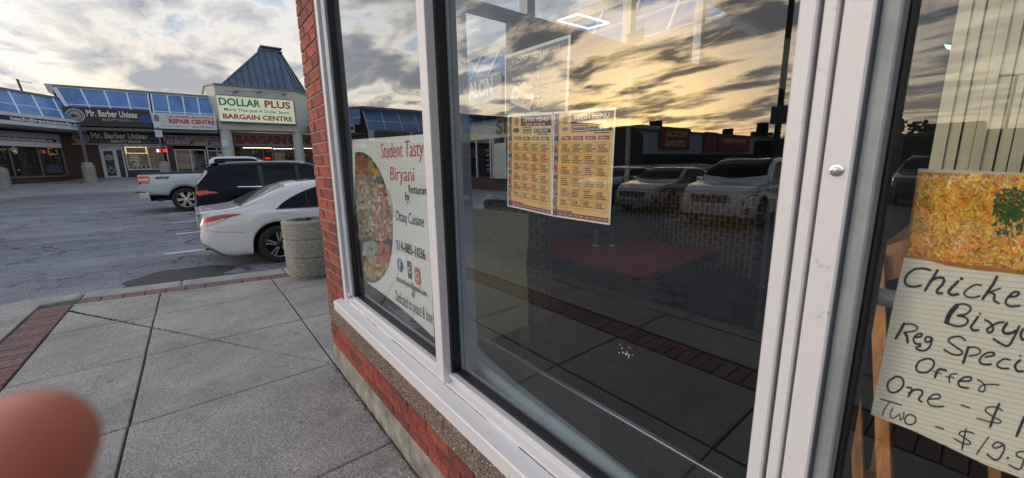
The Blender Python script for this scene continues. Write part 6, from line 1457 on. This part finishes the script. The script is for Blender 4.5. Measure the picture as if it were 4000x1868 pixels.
strokes += [(SB(q), w*.855) for q, w in [
 ([(560, 5), (490, 32), (460, 90), (482, 135), (560, 142), (620, 100), (640, 42), (605, 8), (555, 4)], 15), ([(760, 122), (692, 110), (662, 150), (648, 192)], 18), ([(630, 132), (715, 155)], 9),
 ([(870, 155), (820, 160), (790, 190), (796, 240)], 11), ([(755, 180), (840, 196)], 8), ([(900, 230), (1000, 225), (1008, 192), (940, 192), (885, 238), (902, 285), (985, 300)], 15), ([(1075, 215), (1130, 250), (1152, 300), (1130, 335), (1090, 325), (1100, 290), (1160, 262), (1290, 268)], 11),
 ([(250, 185), (185, 232), (172, 290), (202, 340), (270, 335), (325, 280), (330, 222), (292, 186), (245, 185)], 15), ([(365, 292), (412, 302), (402, 350), (378, 385)], 14), ([(385, 352), (450, 316), (510, 322), (520, 360), (485, 410), (516, 440)], 15),
 ([(590, 410), (690, 402), (690, 366), (630, 366), (576, 420), (602, 470), (680, 486), (735, 482)], 13), ([(912, 470), (1000, 500)], 11), ([(1325, 525), (1260, 490), (1180, 492), (1156, 530), (1220, 580), (1300, 620), (1300, 650), (1210, 640), (1070, 600)], 11), ([(1295, 455), (1240, 580), (1202, 688)], 18),
 ([(1545, 590), (1468, 780)], 22), ([(105, 410), (310, 470)], 11), ([(190, 442), (142, 510), (120, 575)], 9), ([(225, 500), (200, 550), (202, 590), (240, 600), (290, 562), (300, 600), (295, 620), (330, 600), (336, 540)], 9),
 ([(380, 565), (346, 610), (360, 655), (410, 665), (450, 640), (450, 592), (412, 566), (376, 566)], 11), ([(652, 682), (735, 710)], 11), ([(1035, 756), (1000, 740), (920, 735), (890, 760), (930, 790), (1000, 840), (990, 865), (920, 850), (840, 805)], 11), ([(960, 710), (940, 800), (920, 918)], 12),
 ([(1190, 787), (1130, 870), (1066, 962)], 10), ([(1330, 862), (1270, 842), (1226, 880), (1262, 902), (1335, 872), (1345, 885), (1338, 930), (1290, 1010), (1240, 1015), (1170, 965)], 13), ([(1376, 1000), (1384, 1002)], 17), ([(1560, 935), (1482, 942), (1466, 975), (1520, 1002)], 12), ([(1540, 1010), (1520, 1090), (1482, 1115), (1390, 1070)], 12)]]
mb = MB()
for pts, w in strokes:
    dens = []
    P2 = [Vector((*p, 0)) for p in pts]
    for i in range(len(P2)-1):
        p0, p1, p2, p3 = P2[max(0, i-1)], P2[i], P2[i+1], P2[min(len(P2)-1, i+2)]
        for k in range(6):
            f_ = k/6; dens.append(.5*((2*p1)+(-p0+p2)*f_+(2*p0-5*p1+4*p2-p3)*f_*f_+(-p0+3*p1-3*p2+p3)*f_**3))
    dens.append(P2[-1]); r_ = w/3.007/1.5528
    L_, R_ = [], []
    for i, p in enumerate(dens):
        d = (dens[min(i+1, len(dens)-1)]-dens[max(i-1, 0)]).normalized(); n_ = Vector((-d.y, d.x, 0)); q_ = r_*(1 if 0 < i < len(dens)-1 else .7); L_.append(p+n_*q_); R_.append(p-n_*q_)
    for i in range(len(dens)-1): mb.quad(*pmesh([(L_[i].x, L_[i].y), (L_[i+1].x, L_[i+1].y), (R_[i+1].x, R_[i+1].y), (R_[i].x, R_[i].y)], XQ-.0004-.00001*(i % 3)))
    for e in (dens[0], dens[-1]): mb.poly(pmesh([(e.x+r_*.95*math.cos(k*.7), e.y+r_*.95*math.sin(k*.7)) for k in range(9)], XQ-.0005))
tag(obj('handwriting', mb, mat('marker_ink', (.015, .012, .02), .4), t, recalc=False), kind='stuff')
# rice photo
t = thing('rice_photo', 'close up photo print of orange biryani rice with green leaves, taped above the handwritten paper', 'photo print', (.775, 0, 1.5)); XR = .7795
rp = [(2310, 424), (2660, 438), (2660, 702), (2520, 686), (2455, 680), (2390, 670), (2330, 655), (2275, 648)]
obj('print', MB().prism(pmesh(rp, XR), (.0004, 0, 0)), mat('rice_base', (.34, .10, .015), .35, col2=(.50, .22, .03), nscale=60), t, recalc=False)
obj('border', MB().poly(pmesh([(2310, 424), (2660, 438), (2660, 446), (2309, 433)], XR-.0004)), mat('photo_edge', (.6, .58, .52), .4), t, recalc=False)
pol = []; rr = random.Random(3)
def inside(px_, py_): lo_ = 2310-(py_-424)*.156; return px_ > lo_+4 and 436 < py_ < 646+(px_-2275)*.13
pal = [(.95, .50, .03), (.98, .66, .10), (.85, .30, .015), (.92, .40, .02), (.60, .13, .01), (1.0, .82, .36), (.72, .18, .012), (.36, .06, .008)]
for k in range(5200):
    px_, py_ = rr.uniform(2268, 2600), rr.uniform(436, 700)
    if not inside(px_, py_): continue
    shade = .72+.4*(.5+.5*math.sin(px_*.045+math.sin(py_*.03)*2)*math.cos(py_*.05)); yl = 1-(py_-436)/330
    a = rr.gauss(.35, .8)+math.sin(px_*.03)*.8; l_ = rr.uniform(4, 13); w_ = rr.uniform(1.0, 2.6); dx, dy = math.cos(a), math.sin(a); cv = rr.uniform(-2, 2)
    i_ = min(7, int(abs(rr.gauss(0, 3))+(0 if rr.random() < yl+.3 else 2))); c = tuple(v*shade*rr.uniform(.75, 1.15) for v in pal[i_])
    q = [(px_-dx*l_, py_-dy*l_), (px_-dy*w_-dx*l_*.5-dy*cv*.5, py_+dx*w_-dy*l_*.5+dx*cv*.5), (px_-dy*w_-dy*cv, py_+dx*w_+dx*cv), (px_-dy*w_+dx*l_*.6-dy*cv*.5, py_+dx*w_+dy*l_*.6), (px_+dx*l_, py_+dy*l_), (px_+dy*w_+dx*l_*.6, py_-dx*w_+dy*l_*.6), (px_+dy*w_-dy*cv, py_-dx*w_+dx*cv), (px_+dy*w_-dx*l_*.5, py_-dx*w_-dy*l_*.5)]
    if all(inside(*z_) for z_ in q): pol.append((pmesh(q, XR-.0005-.0004*k/5200), c))
for k in range(420):
    a, d = rr.uniform(0, 6.28), rr.random()**.6; bx, by = ((2545, 515) if k % 3 else (2540, 555)); px_, py_ = bx+d*46*math.cos(a), by+d*42*math.sin(a)
    l_ = rr.uniform(3, 9); a = rr.uniform(0, 3.1); dx, dy = math.cos(a), math.sin(a); g_ = rr.uniform(.4, 1.4)
    pol.append((pmesh([(px_-dx*l_, py_-dy*l_), (px_-dy*l_*.5, py_+dx*l_*.5), (px_+dx*l_, py_+dy*l_), (px_+dy*l_*.4, py_-dx*l_*.4)], XR-.0010-.0002*rr.random()), (.03*g_, .09*g_, .012*g_)))
colored('rice_grains', pol, t)
# ================================================================== the photographer's fingertip at the edge of the view
M_skin = mat('skin', (.82, .27, .17), .55, noise=.1, nscale=60, bump=.25, bscale=900, bdist=.0004, sss=.4)
fd = lambda px_, py_, d: EYE+ray(px_, py_)*d
t = thing('fingertip', 'blurred fingertip close to the lens at the lower left corner', 'finger')
bm = bmesh.new()
tipp = fd(48, 1130, .088); ax = (fd(-360, 1560, .070)-tipp).normalized(); upv = (fd(60, 1000, .087)-fd(130, 1092, .087)).normalized()*.75+ray(130, 1092)*.65; upv = (upv-ax*upv.dot(ax)).normalized(); sdv = ax.cross(upv)
mb = MB(); n = 28; prof = [(-.0085, .0008), (-.0082, .0028), (-.0072, .0048), (-.0052, .0066), (-.002, .0082), (.002, .0091), (.007, .0096), (.013, .0098), (.020, .0096), (.026, .0100), (.033, .0100), (.045, .0094), (.07, .0100)]
for d_, r_ in prof:
    d_, r_ = d_*.88, r_*.88
    for k in range(n):
        a = 2*math.pi*k/n; ru = r_*(.92 if math.sin(a) > 0 else 1.05); mb.v.append(tipp+ax*d_+(upv*math.sin(a)*ru+sdv*math.cos(a)*r_*1.06))
for i in range(len(prof)-1):
    for k in range(n): mb.f.append((i*n+k, i*n+(k+1) % n, (i+1)*n+(k+1) % n, (i+1)*n+k))
mb.f.append(tuple(range(n))[::-1]); mb.f.append(tuple((len(prof)-1)*n+k for k in range(n)))
bm.free(); fo = obj('finger', mb, M_skin, t, smooth=80)
sb = fo.modifiers.new('s', 'SUBSURF'); sb.levels = 1; sb.render_levels = 2
mb = MB(); nn = 10   # nail plate on the upper side
for i in range(nn+1):
    for j in range(nn+1):
        d_ = -.0072+.0128*i/nn; a = R(78)+R(34)*(j/nn*2-1)*(1 if i > 2 else .55+.15*i); r_ = .00855 if d_ > -.001 else .00855*math.sqrt(max(.15, 1-((d_+.001)/-.0076)**2)); mb.v.append(tipp+ax*d_+(upv*math.sin(a)*r_*.97+sdv*math.cos(a)*r_*1.07))
for i in range(nn):
    for j in range(nn): a = i*(nn+1)+j; mb.f.append((a, a+1, a+nn+2, a+nn+1))
obj('nail', mb, mat('nail', (.66, .32, .15), .35, sss=.2), t, smooth=True)
# rest of the finger and hand, just outside the view, holding the phone from below
def hand():
    wr_ = tipp+ax*.16+Vector((0, 0, -.03)); k1 = tipp+ax*.07; pm = tipp+ax*.105+Vector((0, 0, -.012))
    vs = [pm+Vector((0, 0, -.02)), pm, k1]; es = [(0, 1), (1, 2)]; rs = [.026, .020, .0102]
    vs.append(wr_+Vector((-.02, -.02, -.05))); es.append((0, 3)); rs.append(.024)
    side = sdv
    for q in range(4):
        o_ = side*(-.018+.0*q)+Vector((.01, -.02, -.012))*(q+1); b0 = pm+o_; b1 = b0-ax*.035+Vector((-.004, -.012, -.022)); b2 = b1-ax*.006+Vector((0, -.010, -.020)); i0 = len(vs)
        vs += [b0, b1, b2]; es += [(0, i0), (i0, i0+1), (i0+1, i0+2)]; rs += [.012, .0088, .0078]
    me = bpy.data.meshes.new('hand'); me.from_pydata(vs, es, []); o = bpy.data.objects.new('hand', me); COL.objects.link(o); o.parent = t; me.materials.append(M_skin)
    m_ = o.modifiers.new('k', 'SKIN'); 
    for i, v in enumerate(me.skin_vertices[0].data): v.radius = (rs[i], rs[i]); v.use_root = (i == 0)
    o.modifiers.new('s', 'SUBSURF').render_levels = 1
    return o

# white flakes of old tape left on the glass
mb = MB(); rr = random.Random(21)
for k in range(16):
    px_, py_ = (1572+rr.gauss(0, 12), 888+rr.gauss(0, 9)); q = [(px_+rr.uniform(.4, 1.8)*math.cos(a), py_+rr.uniform(.5, 2.6)*math.sin(a)) for a in (0, 1.3, 2.6, 4, 5.2)]
    mb.poly(pmesh(q, XG-.001))
tag(obj('tape_residue', mb, M_paper, recalc=False), 'tiny white flakes of old tape stuck on the big pane', 'tape residue', kind='stuff')

es = thing('green_sign', 'small green edged hanging sign inside the shop by the transom window', 'sign', (3.2, 2.4, 2.6)); a_, b_, c_, d_ = [ony(px_, py_, 2.6) for px_, py_ in ((1583, 84), (1622, 70), (1618, 104), (1583, 112))]
obj('plate', MB().prism([a_, b_, c_, d_], (0, .03, 0)), mat('sign_green', (.05, .28, .10), .5), es); 
bp_ = copy_tree(pk); bp_.location = (-9.6, 13.9, gz(0, 14)-.02); bp_['label'] = 'dark pickup truck reflected low in the pane between the mullion and the menus'; bp_.name = 'pickup_truck'
for ch in bp_.children:
    if ch.data and ch.data.materials and ch.data.materials[0] == M_truck_p: ch.material_slots[0].link = 'OBJECT'; ch.material_slots[0].material = M_navy_p

# cracked sealant, grime and a rust spot along the window joints
M_grime = mat('joint_grime', (.07, .065, .06), .9, noise=.5, nscale=60); mb = MB(); rr = random.Random(31); y = .22
while y < 2.68:
    l_ = rr.uniform(.02, .14)
    if rr.random() < .62: mb.tube([(.7155+rr.uniform(-.0008, .0008), y+l_*k/4, .6565+rr.uniform(-.0003, .0012)) for k in range(5)], rr.uniform(.0006, .0019), 5)
    y += l_
for z_ in [1.0+.09*k for k in range(26)]:
    if rr.random() < .6: mb.tube([(.7125, .2125, z_), (.7125, .2125, z_+rr.uniform(.02, .08))], .0012, 5)
for k in range(60):
    y = rr.uniform(.3, 2.6); x_ = rr.uniform(.662, .712); z_ = .6462+(x_-.660)*.178; s_ = rr.uniform(.0004, .0016); mb.poly([(x_+s_*math.cos(a), y+s_*1.8*math.sin(a), z_+.0009+s_*math.cos(a)*.178) for a in (0, 1.1, 2.3, 3.4, 4.6)])
tag(obj('joint_grime', mb, M_grime, shop, recalc=False), kind='stuff')
